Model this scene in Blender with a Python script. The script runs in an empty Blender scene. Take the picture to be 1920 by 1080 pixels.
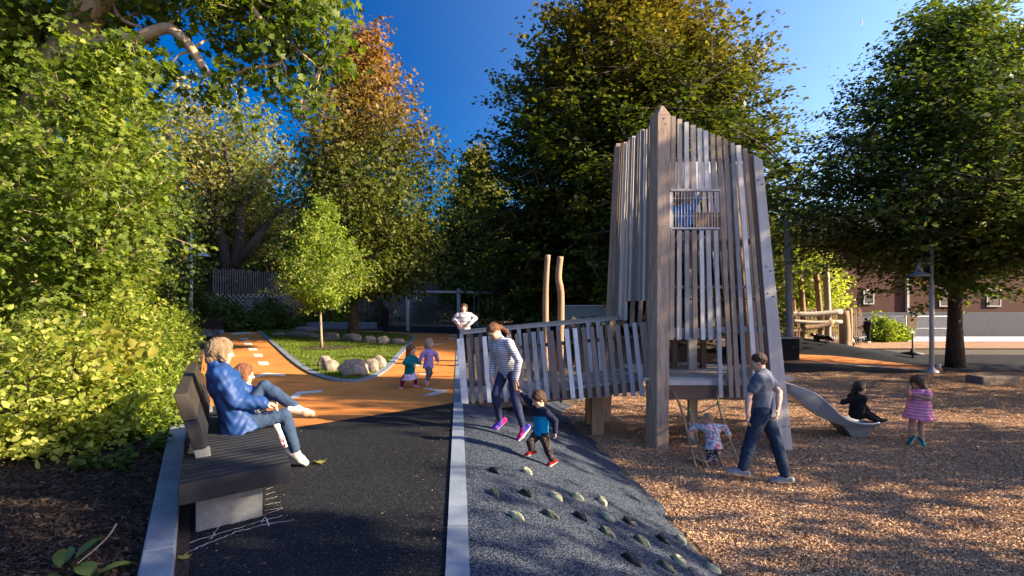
import bpy, math, random
import numpy as np
from mathutils import Vector, Matrix
S = bpy.context.scene
COL = S.collection
R = math.radians
# ---------------------------------------------------------------- camera, sky, sun, exposure
HC = 1.75
cam_d = bpy.data.cameras.new('camera'); cam = bpy.data.objects.new('camera', cam_d); COL.objects.link(cam)
cam.location = (0, 0, HC); cam.rotation_euler = (R(90), 0, 0)
cam_d.sensor_width = 36; cam_d.lens = 1000/1920*36; cam_d.shift_y = 25/1920
cam_d.clip_end = 3000; cam_d.clip_start = .05
S.camera = cam
SUN_EL, SUN_AZ = 24, 102        # azimuth clockwise from +Y (camera forward)
W = bpy.data.worlds.new("World"); S.world = W; W.use_nodes = True
wn = W.node_tree.nodes; wl = W.node_tree.links; wn.clear()
sky = wn.new('ShaderNodeTexSky'); sky.sky_type = 'NISHITA'; sky.sun_disc = False
sky.sun_elevation = R(SUN_EL); sky.sun_rotation = R(SUN_AZ)
sky.air_density = 1.0; sky.dust_density = .6; sky.ozone_density = 4.0
bg = wn.new('ShaderNodeBackground'); bg.inputs[1].default_value = .15
wo = wn.new('ShaderNodeOutputWorld')
hs_ = wn.new('ShaderNodeHueSaturation'); hs_.inputs['Saturation'].default_value = 1.18; wl.new(sky.outputs[0], hs_.inputs['Color']); tcw = wn.new('ShaderNodeTexCoord'); dp = wn.new('ShaderNodeVectorMath'); dp.operation = 'DOT_PRODUCT'; dp.inputs[1].default_value = (.89, -.19, .41)
mrw = wn.new('ShaderNodeMapRange'); mrw.interpolation_type = 'SMOOTHSTEP'; mrw.inputs[1].default_value = -.30; mrw.inputs[2].default_value = .80; mrw.inputs[3].default_value = 0; mrw.inputs[4].default_value = 1
wl.new(tcw.outputs['Generated'], dp.inputs[0]); wl.new(dp.outputs['Value'], mrw.inputs[0])
mxw = wn.new('ShaderNodeMix'); mxw.data_type = 'RGBA'; mxw.inputs[6].default_value = (.0, .15, .27, 1); mxw.inputs[7].default_value = (1.35, .90, .82, 1); wl.new(mrw.outputs[0], mxw.inputs[0])
mlw = wn.new('ShaderNodeMix'); mlw.data_type = 'RGBA'; mlw.blend_type = 'MULTIPLY'; mlw.inputs[0].default_value = 1; wl.new(hs_.outputs[0], mlw.inputs[6]); wl.new(mxw.outputs[2], mlw.inputs[7]); wl.new(mlw.outputs[2], bg.inputs[0]); wl.new(bg.outputs[0], wo.inputs[0])
sd = bpy.data.lights.new('sun', 'SUN'); sd.energy = 4.9; sd.angle = R(.5); sd.color = (1, .80, .55)
sun = bpy.data.objects.new('sun', sd); COL.objects.link(sun)
sdir = Vector((math.cos(R(SUN_EL))*math.sin(R(SUN_AZ)), math.cos(R(SUN_EL))*math.cos(R(SUN_AZ)), math.sin(R(SUN_EL))))
sun.rotation_euler = sdir.to_track_quat('Z', 'Y').to_euler()
S.view_settings.view_transform = 'Standard'; S.view_settings.look = 'None'
S.view_settings.exposure = 1.95; S.view_settings.gamma = 1
S.cycles.max_bounces = 6; S.cycles.diffuse_bounces = 3; S.cycles.transparent_max_bounces = 6
rng = np.random.default_rng(7); random.seed(7)

# ---------------------------------------------------------------- helpers
def at(px, py, D):
    return Vector(((px-960)/1000*D, D, HC-(py-565)/1000*D))
def gp(px, py, z=0.0):
    return at(px, py, (HC-z)*1000/(py-565))
def thing(name, label, cat, loc=(0,0,0), rz=0, group=None):
    o = bpy.data.objects.new(name, None); COL.objects.link(o); o.empty_display_size = .2
    o.location = loc; o.rotation_euler = (0, 0, rz)
    return tag(o, label, cat, group)
def tag(o, label=None, cat=None, group=None, kind=None):
    if label: o['label'] = label
    if cat: o['category'] = cat
    if group: o['group'] = group
    if kind: o['kind'] = kind
    return o
def link(name, me, mat, parent=None, smooth=False, world=True):
    o = bpy.data.objects.new(name, me); COL.objects.link(o)
    for m in (mat if isinstance(mat, (list, tuple)) else [mat]): me.materials.append(m)
    if smooth: me.polygons.foreach_set('use_smooth', np.ones(len(me.polygons), dtype=bool))
    if parent is not None:
        o.parent = parent
        if world:
            p = parent; M_ = Matrix.Identity(4)
            while p is not None:
                M_ = (Matrix.Translation(p.location) @ p.rotation_euler.to_matrix().to_4x4()) @ M_; p = p.parent
            me.transform(M_.inverted())
    return o
class MB:
    """collects shapes given in world coordinates, links them as one mesh"""
    def __init__(s): s.v = []; s.f = []; s.mi = []; s.cur = 0
    def add(s, vs, fs):
        b = len(s.v); s.v += [tuple(v) for v in vs]; s.f += [tuple(b+i for i in f) for f in fs]; s.mi += [s.cur]*len(fs); return s
    def prism(s, bot, top):
        n = len(bot); fs = [tuple(range(n))[::-1], tuple(range(n, 2*n))]
        fs += [(i, (i+1) % n, n+(i+1) % n, n+i) for i in range(n)]
        return s.add(list(bot)+list(top), fs)
    def box(s, x0, x1, y0, y1, z0, z1):
        return s.prism([(x0,y0,z0),(x1,y0,z0),(x1,y1,z0),(x0,y1,z0)], [(x0,y0,z1),(x1,y0,z1),(x1,y1,z1),(x0,y1,z1)])
    def board(s, a, b, w, t, wdir):
        """bar from a to b, width w along wdir, thickness t"""
        a = Vector(a); b = Vector(b); d = (b-a).normalized(); wd = Vector(wdir); wd = (wd-d*wd.dot(d)).normalized(); n = d.cross(wd)
        q = [wd*w/2*i+n*t/2*j for i, j in ((-1,-1),(1,-1),(1,1),(-1,1))]
        return s.prism([a+k for k in q], [b+k for k in q])
    def tube(s, pts, rad, n=8, caps=True):
        pts = [Vector(p) for p in pts]; N = len(pts)
        if not hasattr(rad, '__len__'): rad = [rad]*N
        vs = []; up = Vector((0,0,1)); prev = None
        for i, p in enumerate(pts):
            d = (pts[min(i+1, N-1)]-pts[max(i-1, 0)]).normalized()
            if prev is None:
                u = d.cross(up) if abs(d.z) < .9 else d.cross(Vector((1,0,0)))
            else: u = prev-d*prev.dot(d)
            u.normalize(); prev = u; w = d.cross(u)
            for k in range(n):
                a = 2*math.pi*k/n; vs.append(p+(u*math.cos(a)+w*math.sin(a))*rad[i])
        fs = [(i*n+k, i*n+(k+1) % n, (i+1)*n+(k+1) % n, (i+1)*n+k) for i in range(N-1) for k in range(n)]
        if caps: fs += [tuple(range(n))[::-1], tuple(range((N-1)*n, N*n))]
        return s.add(vs, fs)
    def lathe(s, prof, c, n=16):
        vs = [(c[0]+r*math.cos(2*math.pi*k/n), c[1]+r*math.sin(2*math.pi*k/n), c[2]+z) for r, z in prof for k in range(n)]
        N = len(prof)
        fs = [(i*n+k, i*n+(k+1) % n, (i+1)*n+(k+1) % n, (i+1)*n+k) for i in range(N-1) for k in range(n)]
        return s.add(vs, fs+[tuple(range(n))[::-1], tuple(range((N-1)*n, N*n))])
    def build(s, name, mat, parent=None, smooth=False, bevel=0):
        me = bpy.data.meshes.new(name); me.from_pydata(s.v, [], s.f)
        if isinstance(mat, (list, tuple)): me.polygons.foreach_set('material_index', s.mi)
        o = link(name, me, mat, parent, smooth)
        if bevel:
            m = o.modifiers.new('bevel', 'BEVEL'); m.width = bevel; m.segments = 2; m.limit_method = 'ANGLE'
        return o
def npmesh(name, V, F, mat, parent=None, smooth=False, mi=None):
    """V (n,3), F (m,k) uniform polygons"""
    me = bpy.data.meshes.new(name); V = np.ascontiguousarray(V, dtype=np.float32); F = np.ascontiguousarray(F, dtype=np.int32)
    me.vertices.add(len(V)); me.vertices.foreach_set('co', V.ravel())
    m, k = F.shape
    me.loops.add(m*k); me.loops.foreach_set('vertex_index', F.ravel())
    me.polygons.add(m); me.polygons.foreach_set('loop_start', np.arange(m, dtype=np.int32)*k)
    me.update(calc_edges=True)
    o = link(name, me, mat, parent, smooth)
    if mi is not None: me.polygons.foreach_set('material_index', np.ascontiguousarray(mi, dtype=np.int32))
    return o
# ---------------------------------------------------------------- materials
def nodes(name):
    m = bpy.data.materials.new(name); m.use_nodes = True; t = m.node_tree; t.nodes.clear()
    return m, t.nodes, t.links
def ramp(N, stops, interp='LINEAR'):
    r = N.new('ShaderNodeValToRGB'); r.color_ramp.interpolation = interp; e = r.color_ramp.elements
    while len(e) < len(stops): e.new(.5)
    for i, (p, c) in enumerate(stops):
        e[i].position = p; e[i].color = (*c, 1)
    return r
def noise(N, L, vec, scale, detail=4, rough=.6, dist=0):
    n = N.new('ShaderNodeTexNoise'); n.inputs['Scale'].default_value = scale; n.inputs['Detail'].default_value = detail
    n.inputs['Roughness'].default_value = rough; n.inputs['Distortion'].default_value = dist
    L.new(vec, n.inputs['Vector']); return n.outputs['Fac']
def mixc(N, L, f, a, b, mode='MIX'):
    m = N.new('ShaderNodeMix'); m.data_type = 'RGBA'; m.blend_type = mode
    for i, v in ((0, f), (6, a), (7, b)):
        if hasattr(v, 'links'): L.new(v, m.inputs[i])
        elif i == 0: m.inputs[0].default_value = v
        else: m.inputs[i].default_value = (*v, 1)
    return m.outputs[2]
def coords(N, L, stretch=(1,1,1), kind='Object'):
    tc = N.new('ShaderNodeTexCoord'); mp = N.new('ShaderNodeMapping'); mp.inputs['Scale'].default_value = stretch
    L.new(tc.outputs[kind], mp.inputs[0]); return mp.outputs[0]
def M(name, c1, c2=None, scale=8, c3=None, rough=.8, bump=.2, bscale=None, stretch=(1,1,1), island=None, spec=.3, metal=0, big=None, speck=None, bdist=.01):
    """two/three colour noise material; island=(list of colours) picks a colour per connected piece"""
    m, N, L = nodes(name); v = coords(N, L, stretch)
    c2 = c2 or tuple(x*.8 for x in c1)
    n1 = noise(N, L, v, scale)
    st = [(.3, c1), (.7, c2)] if c3 is None else [(.25, c1), (.5, c2), (.75, c3)]
    r = ramp(N, st); L.new(n1, r.inputs[0]); col = r.outputs[0]
    if island:
        g = N.new('ShaderNodeNewGeometry'); k = len(island)
        ri = ramp(N, [(i/k, c) for i, c in enumerate(island)], 'CONSTANT'); L.new(g.outputs['Random Per Island'], ri.inputs[0])
        col = mixc(N, L, 1, ri.outputs[0], col, 'MULTIPLY')
    if big:
        rb = ramp(N, [(.35, big[1]), (.65, (1,1,1))]); L.new(noise(N, L, v, big[0], 5), rb.inputs[0])
        col = mixc(N, L, 1, col, rb.outputs[0], 'MULTIPLY')
    if speck:
        vo = N.new('ShaderNodeTexVoronoi'); vo.inputs['Scale'].default_value = speck[0]; L.new(v, vo.inputs['Vector'])
        sp = N.new('ShaderNodeSeparateColor'); L.new(vo.outputs['Color'], sp.inputs[0])
        rs = ramp(N, [(0, (0,0,0)), (speck[1], (1,1,1))], 'CONSTANT'); L.new(sp.outputs[0], rs.inputs[0])
        col = mixc(N, L, rs.outputs[0], col, speck[2])
    b = N.new('ShaderNodeBsdfPrincipled'); L.new(col, b.inputs['Base Color'])
    b.inputs['Roughness'].default_value = rough; b.inputs['Specular IOR Level'].default_value = spec; b.inputs['Metallic'].default_value = metal
    if bump:
        bp = N.new('ShaderNodeBump'); bp.inputs['Strength'].default_value = bump; bp.inputs['Distance'].default_value = bdist
        L.new(noise(N, L, v, bscale or scale*3, 6, .7), bp.inputs['Height']); L.new(bp.outputs[0], b.inputs['Normal'])
    o = N.new('ShaderNodeOutputMaterial'); L.new(b.outputs[0], o.inputs[0])
    return m
def leafmat(name, cols, var=.35, scale=.7, trans=.35, rough=.5):
    """cols: colours picked per leaf; slow noise shifts between the first and the last"""
    m, N, L = nodes(name); v = coords(N, L)
    g = N.new('ShaderNodeNewGeometry'); k = len(cols)
    a = N.new('ShaderNodeMath'); a.operation = 'MULTIPLY_ADD'; a.inputs[1].default_value = var; L.new(g.outputs['Random Per Island'], a.inputs[0])
    n = noise(N, L, v, scale, 2); s = N.new('ShaderNodeMapRange'); s.inputs[1].default_value = .3; s.inputs[2].default_value = .7
    s.inputs[4].default_value = 1-var; L.new(n, s.inputs[0]); L.new(s.outputs[0], a.inputs[2])
    r = ramp(N, [(i/(k-1), c) for i, c in enumerate(cols)]); L.new(a.outputs[0], r.inputs[0])
    d = N.new('ShaderNodeBsdfPrincipled'); d.inputs['Roughness'].default_value = rough; d.inputs['Specular IOR Level'].default_value = .25
    L.new(r.outputs[0], d.inputs['Base Color'])
    t = N.new('ShaderNodeBsdfTranslucent'); tc = mixc(N, L, 1, r.outputs[0], (1, 1.0, .45), 'MULTIPLY')
    gm = mixc(N, L, 1, tc, (1.6, 1.6, 1.3), 'MULTIPLY'); L.new(gm, t.inputs[0])
    mx = N.new('ShaderNodeMixShader'); mx.inputs[0].default_value = trans; L.new(d.outputs[0], mx.inputs[1]); L.new(t.outputs[0], mx.inputs[2])
    o = N.new('ShaderNodeOutputMaterial'); L.new(mx.outputs[0], o.inputs[0]); return m
# ---------------------------------------------------------------- terrain height
def ip(y, ys, xs): return float(np.interp(y, ys, xs))
CHIP = -.65
def xl(y): return ip(y, [-5, 3.4, 12, 18, 30, 60], [.565, -.275, -1.135, -1.0, 6, 10])
def xr(y): return ip(y, [-5, 1, 3, 4.66, 6.76, 8.7, 11.4, 18, 30, 60], [2.6, 2.25, 2.0, 1.79, 1.62, 1.4, 1.05, 3.5, 13, 20])
def hgt(x, y):
    a, b = xl(y), xr(y)
    t = (x-a)/(b-a)
    if t <= 0: return 0.0
    if t >= 1: return CHIP
    return CHIP*(t**1.5)
def hit(px, py):
    """where the sight line of a pixel meets the terrain"""
    D = 2.0
    while D < 60:
        p = at(px, py, D)
        if p.z <= hgt(p.x, p.y): return p
        D += .01
    return p
def sheet(name, pts, z, mat, kind='structure', thick=0):
    """flat polygon, pts (x,y)"""
    mb = MB(); n = len(pts)
    mb.add([(p[0], p[1], z) for p in pts], [tuple(range(n))])
    if thick:
        mb.add([(p[0], p[1], z) for p in pts]+[(p[0], p[1], z-thick) for p in pts], [(i, (i+1) % n, n+(i+1) % n, n+i) for i in range(n)])
    o = mb.build(name, mat); 
    import bmesh
    bm = bmesh.new(); bm.from_mesh(o.data); bmesh.ops.triangulate(bm, faces=[f for f in bm.faces if len(f.verts) > 4]); 
    for f in bm.faces:
        if f.normal.z < -.5: f.normal_flip()
    bm.to_mesh(o.data); bm.free()
    return tag(o, kind=kind)
# ================================================================ materials in use
m_asph = M('asphalt', (.008,.010,.013), (.015,.017,.021), 30, rough=.95, bump=.5, bscale=160, spec=.12, big=(.55, (.55,.56,.60)), speck=(170, .93, (.08,.085,.09)), bdist=.006)
m_orange = M('orange_coating', (.66,.25,.055), (.55,.20,.045), 3, rough=.85, bump=.3, bscale=150, spec=.15, big=(.6, (.66,.63,.60)), speck=(110, .88, (.42,.22,.10)), bdist=.004)
m_rubber = M('speckled_rubber', (.010,.017,.030), (.016,.026,.044), 20, rough=.95, bump=.7, bscale=120, spec=.1, speck=(135, .68, (.115,.135,.165)), bdist=.008, big=(1.1,(.8,.8,.82)))
m_dkrub = M('dark_rubber', (.012,.015,.020), (.02,.023,.028), 10, rough=.95, bump=.3, spec=.1)
m_gran = M('granite', (.20,.24,.29), (.15,.18,.22), 40, rough=.8, bump=.5, bscale=60, big=(3,(.75,.75,.76)), bdist=.008)
m_strip = M('pale_concrete', (.21,.26,.32), (.17,.21,.26), 25, rough=.8, bump=.4, bscale=80, big=(1.5,(.75,.76,.78)), bdist=.006)
m_conc = M('concrete', (.17,.185,.19), (.12,.13,.135), 12, rough=.85, bump=.3, big=(5,(.78,.78,.78)))
m_soil = M('mulch', (.008,.006,.005), (.045,.030,.022), 45, c3=(.09,.065,.045), rough=.95, bump=1, bscale=60, bdist=.03)
m_ground = M('earth', (.05,.04,.028), (.09,.07,.045), 3, rough=.95, bump=.6)
m_chipb = M('wood_chip_bed', (.15,.08,.04), (.36,.22,.12), 38, c3=(.52,.35,.21), rough=.95, bump=1, bscale=50, stretch=(1,1,1), bdist=.03, big=(1.2,(.75,.72,.7)))
m_chip = M('wood_chips', (.66,.48,.32), (.54,.40,.27), 5, rough=.9, bump=0, island=[(.55,.48,.42),(.95,.85,.75),(.66,.52,.43),(1.1,1.0,.9),(.78,.66,.55),(.42,.34,.3),(.9,.76,.64)])
m_grass = M('lawn', (.050,.085,.010), (.10,.145,.022), 6, rough=.9, bump=.6, bscale=80)
m_blade = leafmat('grass_blades', [(.05,.09,.01),(.12,.17,.02),(.20,.24,.045)], .6, 1.5, .4)
m_white = M('white_paint', (.66,.66,.63), (.50,.50,.47), 12, rough=.7, bump=.1, big=(9,(.72,.68,.62)))
WOODI = [(.40,.43,.48),(1.2,1.2,1.18),(.52,.44,.37),(.74,.76,.80),(.64,.54,.45),(1.28,1.26,1.22),(.48,.50,.55),(.92,.84,.74)]
m_slat = M('weathered_slats', (.62,.58,.53), (.48,.45,.42), 5, rough=.85, bump=.25, stretch=(6,6,.6), island=WOODI)
m_slatd = M('ramp_slats', (.50,.49,.49), (.38,.37,.37), 5, rough=.85, bump=.25, stretch=(6,6,.6), island=[(.55,.60,.68),(.40,.35,.32),(1.35,1.4,1.45),(.50,.46,.46),(.62,.68,.76),(.36,.30,.27),(.7,.74,.8)])
m_post = M('weathered_timber', (.66,.50,.36), (.46,.34,.25), 4, c3=(.57,.44,.32), rough=.85, bump=.4, stretch=(7,7,.7), big=(2.2,(.62,.58,.55)))
m_posth = M('pale_timber', (.64,.60,.55), (.52,.49,.45), 4, rough=.85, bump=.3, stretch=(7,7,.6), big=(2,(.8,.76,.73)))
m_deck = M('deck_boards', (.46,.43,.39), (.36,.33,.30), 5, rough=.85, bump=.3, stretch=(1,8,4), island=[(1,1,1),(.8,.8,.8),(.9,.88,.85)])
m_beam = M('brown_beam', (.20,.125,.085), (.15,.095,.065), 5, rough=.85, bump=.3, stretch=(.7,6,6))
m_log = M('debarked_log', (.36,.24,.15), (.24,.16,.10), 4, rough=.85, bump=.4, stretch=(5,5,.7))
m_greylog = M('grey_log', (.44,.40,.35), (.30,.27,.24), 4, rough=.85, bump=.4, stretch=(5,5,.5))
m_galv = M('painted_steel', (.46,.48,.50), (.38,.40,.42), 6, rough=.45, bump=.05, spec=.5)
m_dkmetal = M('dark_steel', (.030,.034,.036), (.045,.045,.045), 6, rough=.6, bump=.05)
m_picket = M('fence_steel', (.15,.155,.155), (.19,.19,.185), 6, rough=.6, bump=.05)
m_blackw = M('black_stained_wood', (.009,.011,.014), (.018,.020,.024), 6, rough=.7, bump=.25, stretch=(3,3,3), spec=.2)
m_backr = M('brown_and_sunlit_wood', (.040,.033,.024), (.026,.022,.018), 6, rough=.7, bump=.25)  # on the near bench this brown stands for sun on the backrest
m_slide = M('grey_plastic', (.19,.20,.21), (.165,.175,.185), 3, rough=.35, bump=.03, spec=.5)
m_rope = M('rope', (.33,.25,.16), (.22,.17,.11), 60, rough=.9, bump=.5)
m_rock = M('boulder_rock', (.36,.29,.22), (.17,.14,.11), 7, c3=(.44,.37,.30), rough=.9, bump=.9, bscale=12, bdist=.03)
m_brick = None
def brickmat(name, c1, c2, mort, sc):
    m, N, L = nodes(name); v = coords(N, L)
    sx = N.new('ShaderNodeSeparateXYZ'); L.new(v, sx.inputs[0]); cx = N.new('ShaderNodeCombineXYZ')
    ad = N.new('ShaderNodeMath'); L.new(sx.outputs[0], ad.inputs[0]); L.new(sx.outputs[1], ad.inputs[1]); L.new(ad.outputs[0], cx.inputs[0]); L.new(sx.outputs[2], cx.inputs[1])
    b = N.new('ShaderNodeTexBrick'); b.inputs['Scale'].default_value = sc; b.inputs['Color1'].default_value = (*c1, 1); b.inputs['Color2'].default_value = (*c2, 1)
    b.inputs['Mortar'].default_value = (*mort, 1); b.inputs['Mortar Size'].default_value = .015; L.new(cx.outputs[0], b.inputs[0])
    p = N.new('ShaderNodeBsdfPrincipled'); p.inputs['Roughness'].default_value = .9; L.new(b.outputs[0], p.inputs['Base Color'])
    o = N.new('ShaderNodeOutputMaterial'); L.new(p.outputs[0], o.inputs[0]); return m
m_brick = brickmat('red_brick', (.080,.026,.014), (.062,.021,.012), (.055,.034,.024), 4)
m_glass = M('window_glass', (.03,.05,.06), (.05,.07,.08), 1, rough=.12, bump=0, spec=.6)
m_mesh = M('green_windscreen', (.10,.19,.19), (.07,.14,.14), 3, rough=.8, bump=.2)
m_bark = M('bark', (.095,.07,.05), (.045,.034,.026), 8, c3=(.14,.11,.08), rough=.95, bump=1, bscale=10, stretch=(3,3,.6), bdist=.04)
m_barkp = M('pale_bark', (.36,.28,.19), (.22,.17,.12), 5, rough=.9, bump=.6, stretch=(2,2,.8), bdist=.02)

# ================================================================ ground
xs = np.unique(np.concatenate([np.linspace(-300,-30,10), np.linspace(-30,-3,20), np.linspace(-3,14,86), np.linspace(14,60,30), np.linspace(60,300,10)]))
ys = np.unique(np.concatenate([np.linspace(-100,-5,8), np.linspace(-5,32,112), np.linspace(32,70,20), np.linspace(70,600,10)]))
V = np.array([(x, y, hgt(x, y)-.035) for y in ys for x in xs])
nx = len(xs); I = np.arange(nx-1); J = np.arange(len(ys)-1)
F = np.array([(j*nx+i, j*nx+i+1, (j+1)*nx+i+1, (j+1)*nx+i) for j in J for i in I])
tag(npmesh('ground', V, F, m_ground, smooth=True), kind='structure')
BED = [(-.72,.9), (-2.06,3.4), (-4.2,7.0), (-5.2,8.8), (-8.6,14.8), (-12.6,21.9), (-19,33)]
STR = lambda y: -.425-.1*(y-3.4)
tag(sheet('soil_bed', [(-60,.9)]+BED+[(-19,60),(-60,60)], .012, m_soil), kind='structure')
sheet('asphalt_path', [(STR(.9),.9)]+[(STR(30),30),(-3.2,33),(-3.2,36),(-30,39),(-30,33),(-19,33)]+BED[::-1][1:], .004, m_asph)
# orange riding loop
def g2(px, py, z=0): p = gp(px, py, z); return (p.x, p.y)
o_near = [(-4.55,7.62), (-3.07,7.30), (-1.9,8.35), (STR(9.15),9.15)]
sheet('orange_track', o_near+[(STR(20),20),(STR(28.5),28.5),(-5.5,29.5),(-8,31.5),(-14,33),(-17.6,32.2)]+BED[::-1][1:4], .009, m_orange)
# traffic island
ISL = [g2(*p) for p in [(476,617),(492,630),(510,646),(528,663),(546,679),(563,692),(582,703),(603,711),(625,715.5),(650,717.5),(680,716),(700,711),(718,702),(733,690),(746,675),(757,661),(770,646),(783,633)]]
ISL += [(-5.6,28),(-7.5,29.8),(-11,31.5),(-14.5,32.3)]
def smooth_poly(P, it=2):
    for _ in range(it):
        Q = []
        for i in range(len(P)):
            a, b = P[i], P[(i+1) % len(P)]
            Q += [(a[0]*.75+b[0]*.25, a[1]*.75+b[1]*.25), (a[0]*.25+b[0]*.75, a[1]*.25+b[1]*.75)]
        P = Q
    return P
ISL = smooth_poly(ISL, 1)
def ring(name, P, w, z0, z1, mat):
    n = len(P); mb = MB(); inn = []
    for i in range(n):
        a = Vector(P[i-1]); b = Vector(P[(i+1) % n]); d = (b-a).normalized(); nrm = Vector((-d.y, d.x)); inn.append(Vector(P[i])+nrm*w)
    vs = [(p[0],p[1],z0) for p in P]+[(p[0],p[1],z1) for p in P]+[(p[0],p[1],z1) for p in inn]+[(p[0],p[1],z0) for p in inn]
    fs = []
    for i in range(n):
        j = (i+1) % n; fs += [(i,j,n+j,n+i),(n+i,n+j,2*n+j,2*n+i),(2*n+i,2*n+j,3*n+j,3*n+i)]
    mb.add(vs, fs); return mb.build(name, mat), inn
k, inn = ring('island_kerb', ISL, .17, 0, .05, m_gran); tag(k, kind='structure')
sheet('island_lawn', [(p[0], p[1]) for p in inn], .035, m_grass)
def in_poly(X, Y, P):
    c = np.zeros(len(X), dtype=bool); n = len(P)
    for i in range(n):
        x1, y1 = P[i]; x2, y2 = P[i-1]
        k = ((y1 > Y) != (y2 > Y)) & (X < (x2-x1)*(Y-y1)/((y2-y1) or 1e-9)+x1); c ^= k
    return c
gx = rng.uniform(-17, -2, 200000); gy = 11.3+(rng.uniform(0, 1, 200000)**1.7)*20
k = in_poly(gx, gy, [(p[0], p[1]) for p in inn]); gx, gy = gx[k][:60000], gy[k][:60000]
n = len(gx); hh = rng.uniform(.03,.075,n); w = .006+gy*.0007; a = rng.uniform(0, 6.28, n); lx = rng.normal(0,.02,n); ly = rng.normal(0,.02,n)
V = np.stack([np.stack([gx-w*np.cos(a), gy-w*np.sin(a), np.full(n,.03)],1), np.stack([gx+w*np.cos(a), gy+w*np.sin(a), np.full(n,.03)],1), np.stack([gx+lx, gy+ly, .03+hh],1)],1).reshape(-1,3)
tag(npmesh('grass', V, np.arange(n*3).reshape(-1,3), m_blade), 'short green grass blades growing on the traffic island lawn', 'grass', kind='stuff')
th = np.linspace(0, 6.28, 24)[:-1]; c0 = gp(603, 655)
sheet('dark_ring', [(c0.x+.25+.95*math.cos(t), c0.y+.85*math.sin(t)) for t in th], .075, m_soil)  # dark oval sheet round the young trunk, set off-centre
# white markings
def mark(P, z=.013, name='road_marking'): return sheet(name, [g2(*p) for p in P], z, m_white)
for cx, cy, w, h in [(458,636,15,4),(465,645,16,4.5),(474,655.5,17,5),(484,667,18,6),(494,682,20,7)]:
    mark([(cx-w/2-1,cy-h/2),(cx+w/2-2,cy-h/2),(cx+w/2+1,cy+h/2),(cx-w/2+2,cy+h/2)])
mark([(466,709),(498,699.5),(536,702),(533,706),(500,704),(474,710)])
mark([(541,748),(556,736),(604,732),(603,736.5),(566,740),(560,747)])
mark([(430,625),(462,623),(478,625.5),(460,626),(440,628)])
mark([(792,729),(797,728),(842,733.5),(838,735.5),(812,743),(792,742.5),(812,737),(818,735)])
mark([(813,645.5),(830,644),(832,645),(815,647)]); mark([(840,635.5),(848,634),(858,636),(844,637)]); mark([(842,629),(855,627.5),(858,628.5),(846,630)])
mark([(777,684),(794,684.5),(792,687),(780,687)]); mark([(784,701.5),(799,700.5),(797,703),(785,704)])
# long pale strip beside the mound, granite kerb by the bench
mb = MB(); y = .9
while y < 26:
    y2 = y+1.6
    mb.prism([(STR(y),y+.012,-.2),(STR(y)+.155,y+.012,-.2),(STR(y2)+.155,y2,-.2),(STR(y2),y2,-.2)], [(STR(y),y+.012,.022),(STR(y)+.155,y+.012,.022),(STR(y2)+.155,y2,.022),(STR(y2),y2,.022)]); y = y2
tag(mb.build('path_edging', m_strip), kind='structure')
mb = MB(); a = Vector((-1.72,2.3)); b = Vector((-4.52,7.05)); d = (b-a).normalized(); nr = Vector((d.y,-d.x)); N_ = 4; L_ = (b-a).length
for i in range(N_):
    p = a+d*(L_*i/N_+.006); q = a+d*(L_*(i+1)/N_-.006)
    mb.prism([(*p,-.1),(*(p+nr*.185),-.1),(*(q+nr*.185),-.1),(*q,-.1)], [(*p,.11),(*(p+nr*.185),.11),(*(q+nr*.185),.11),(*q,.11)])
tag(mb.build('granite_kerb', m_gran, bevel=.012), kind='structure')
# climbing mound
NU = 40; YS = np.linspace(.9, 12.2, 120); V = []
for y in YS:
    a, b = STR(y)+.15, xr(y)+.10+.05*math.sin(y*3.1)+.03*math.sin(y*8.3)
    for i in range(NU+1):
        x = a+(b-a)*i/NU; V.append((x, y, hgt(x, y)+.012-(.06 if i == NU else 0)))
F = [(j*(NU+1)+i, j*(NU+1)+i+1, (j+1)*(NU+1)+i+1, (j+1)*(NU+1)+i) for j in range(len(YS)-1) for i in range(NU)]
tag(npmesh('climbing_mound', np.array(V), np.array(F), m_rubber, smooth=True), kind='structure')
# wood chips: bed and loose pieces
NU = 90; YS = np.linspace(.9, 18.1, 90); V = []
for y in YS:
    a = xr(y)-.05; b = 45
    for i in range(NU+1):
        x = a+(b-a)*(i/NU)**1.7
        V.append((x, y, CHIP+.004+.016*math.sin(x*2.3+y*1.1)+.012*math.sin(x*1.1-y*3.7)+rng.normal(0,.004)))
F = [(j*(NU+1)+i, j*(NU+1)+i+1, (j+1)*(NU+1)+i+1, (j+1)*(NU+1)+i) for j in range(len(YS)-1) for i in range(NU)]
tag(npmesh('wood_chip_bed', np.array(V), np.array(F), m_chipb, smooth=True), kind='structure')
def scatter_chips(name, lab, n, dmin, dmax, zf, xrange, L0, mat, cat):
    y = dmin*(dmax/dmin)**rng.uniform(0, 1, n); lo, hi = xrange(y); x = lo+(hi-lo)*rng.uniform(0, 1, n)
    z = zf(x, y)+rng.uniform(.004,.022,n); l = L0*rng.uniform(.5,1.5,n)*(1+y*.035); w = l*rng.uniform(.18,.42,n)
    a = rng.uniform(0, 6.28, n); t = rng.normal(0,.28,n); r = rng.normal(0,.35,n)
    u = np.stack([np.cos(a)*np.cos(t), np.sin(a)*np.cos(t), np.sin(t)],1); v = np.stack([-np.sin(a)*np.cos(r), np.cos(a)*np.cos(r), np.sin(r)],1)
    c = np.stack([x,y,z],1); U = u*l[:,None]/2; W_ = v*w[:,None]/2; up = np.array([0,0,.004])
    V = np.stack([c-U-W_*.6, c+U*.9-W_, c+U+W_*.5+up, c-U*.8+W_+up],1).reshape(-1,3)
    return tag(npmesh(name, V, np.arange(n*4).reshape(-1,4), mat), lab, cat, kind='stuff')
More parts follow.
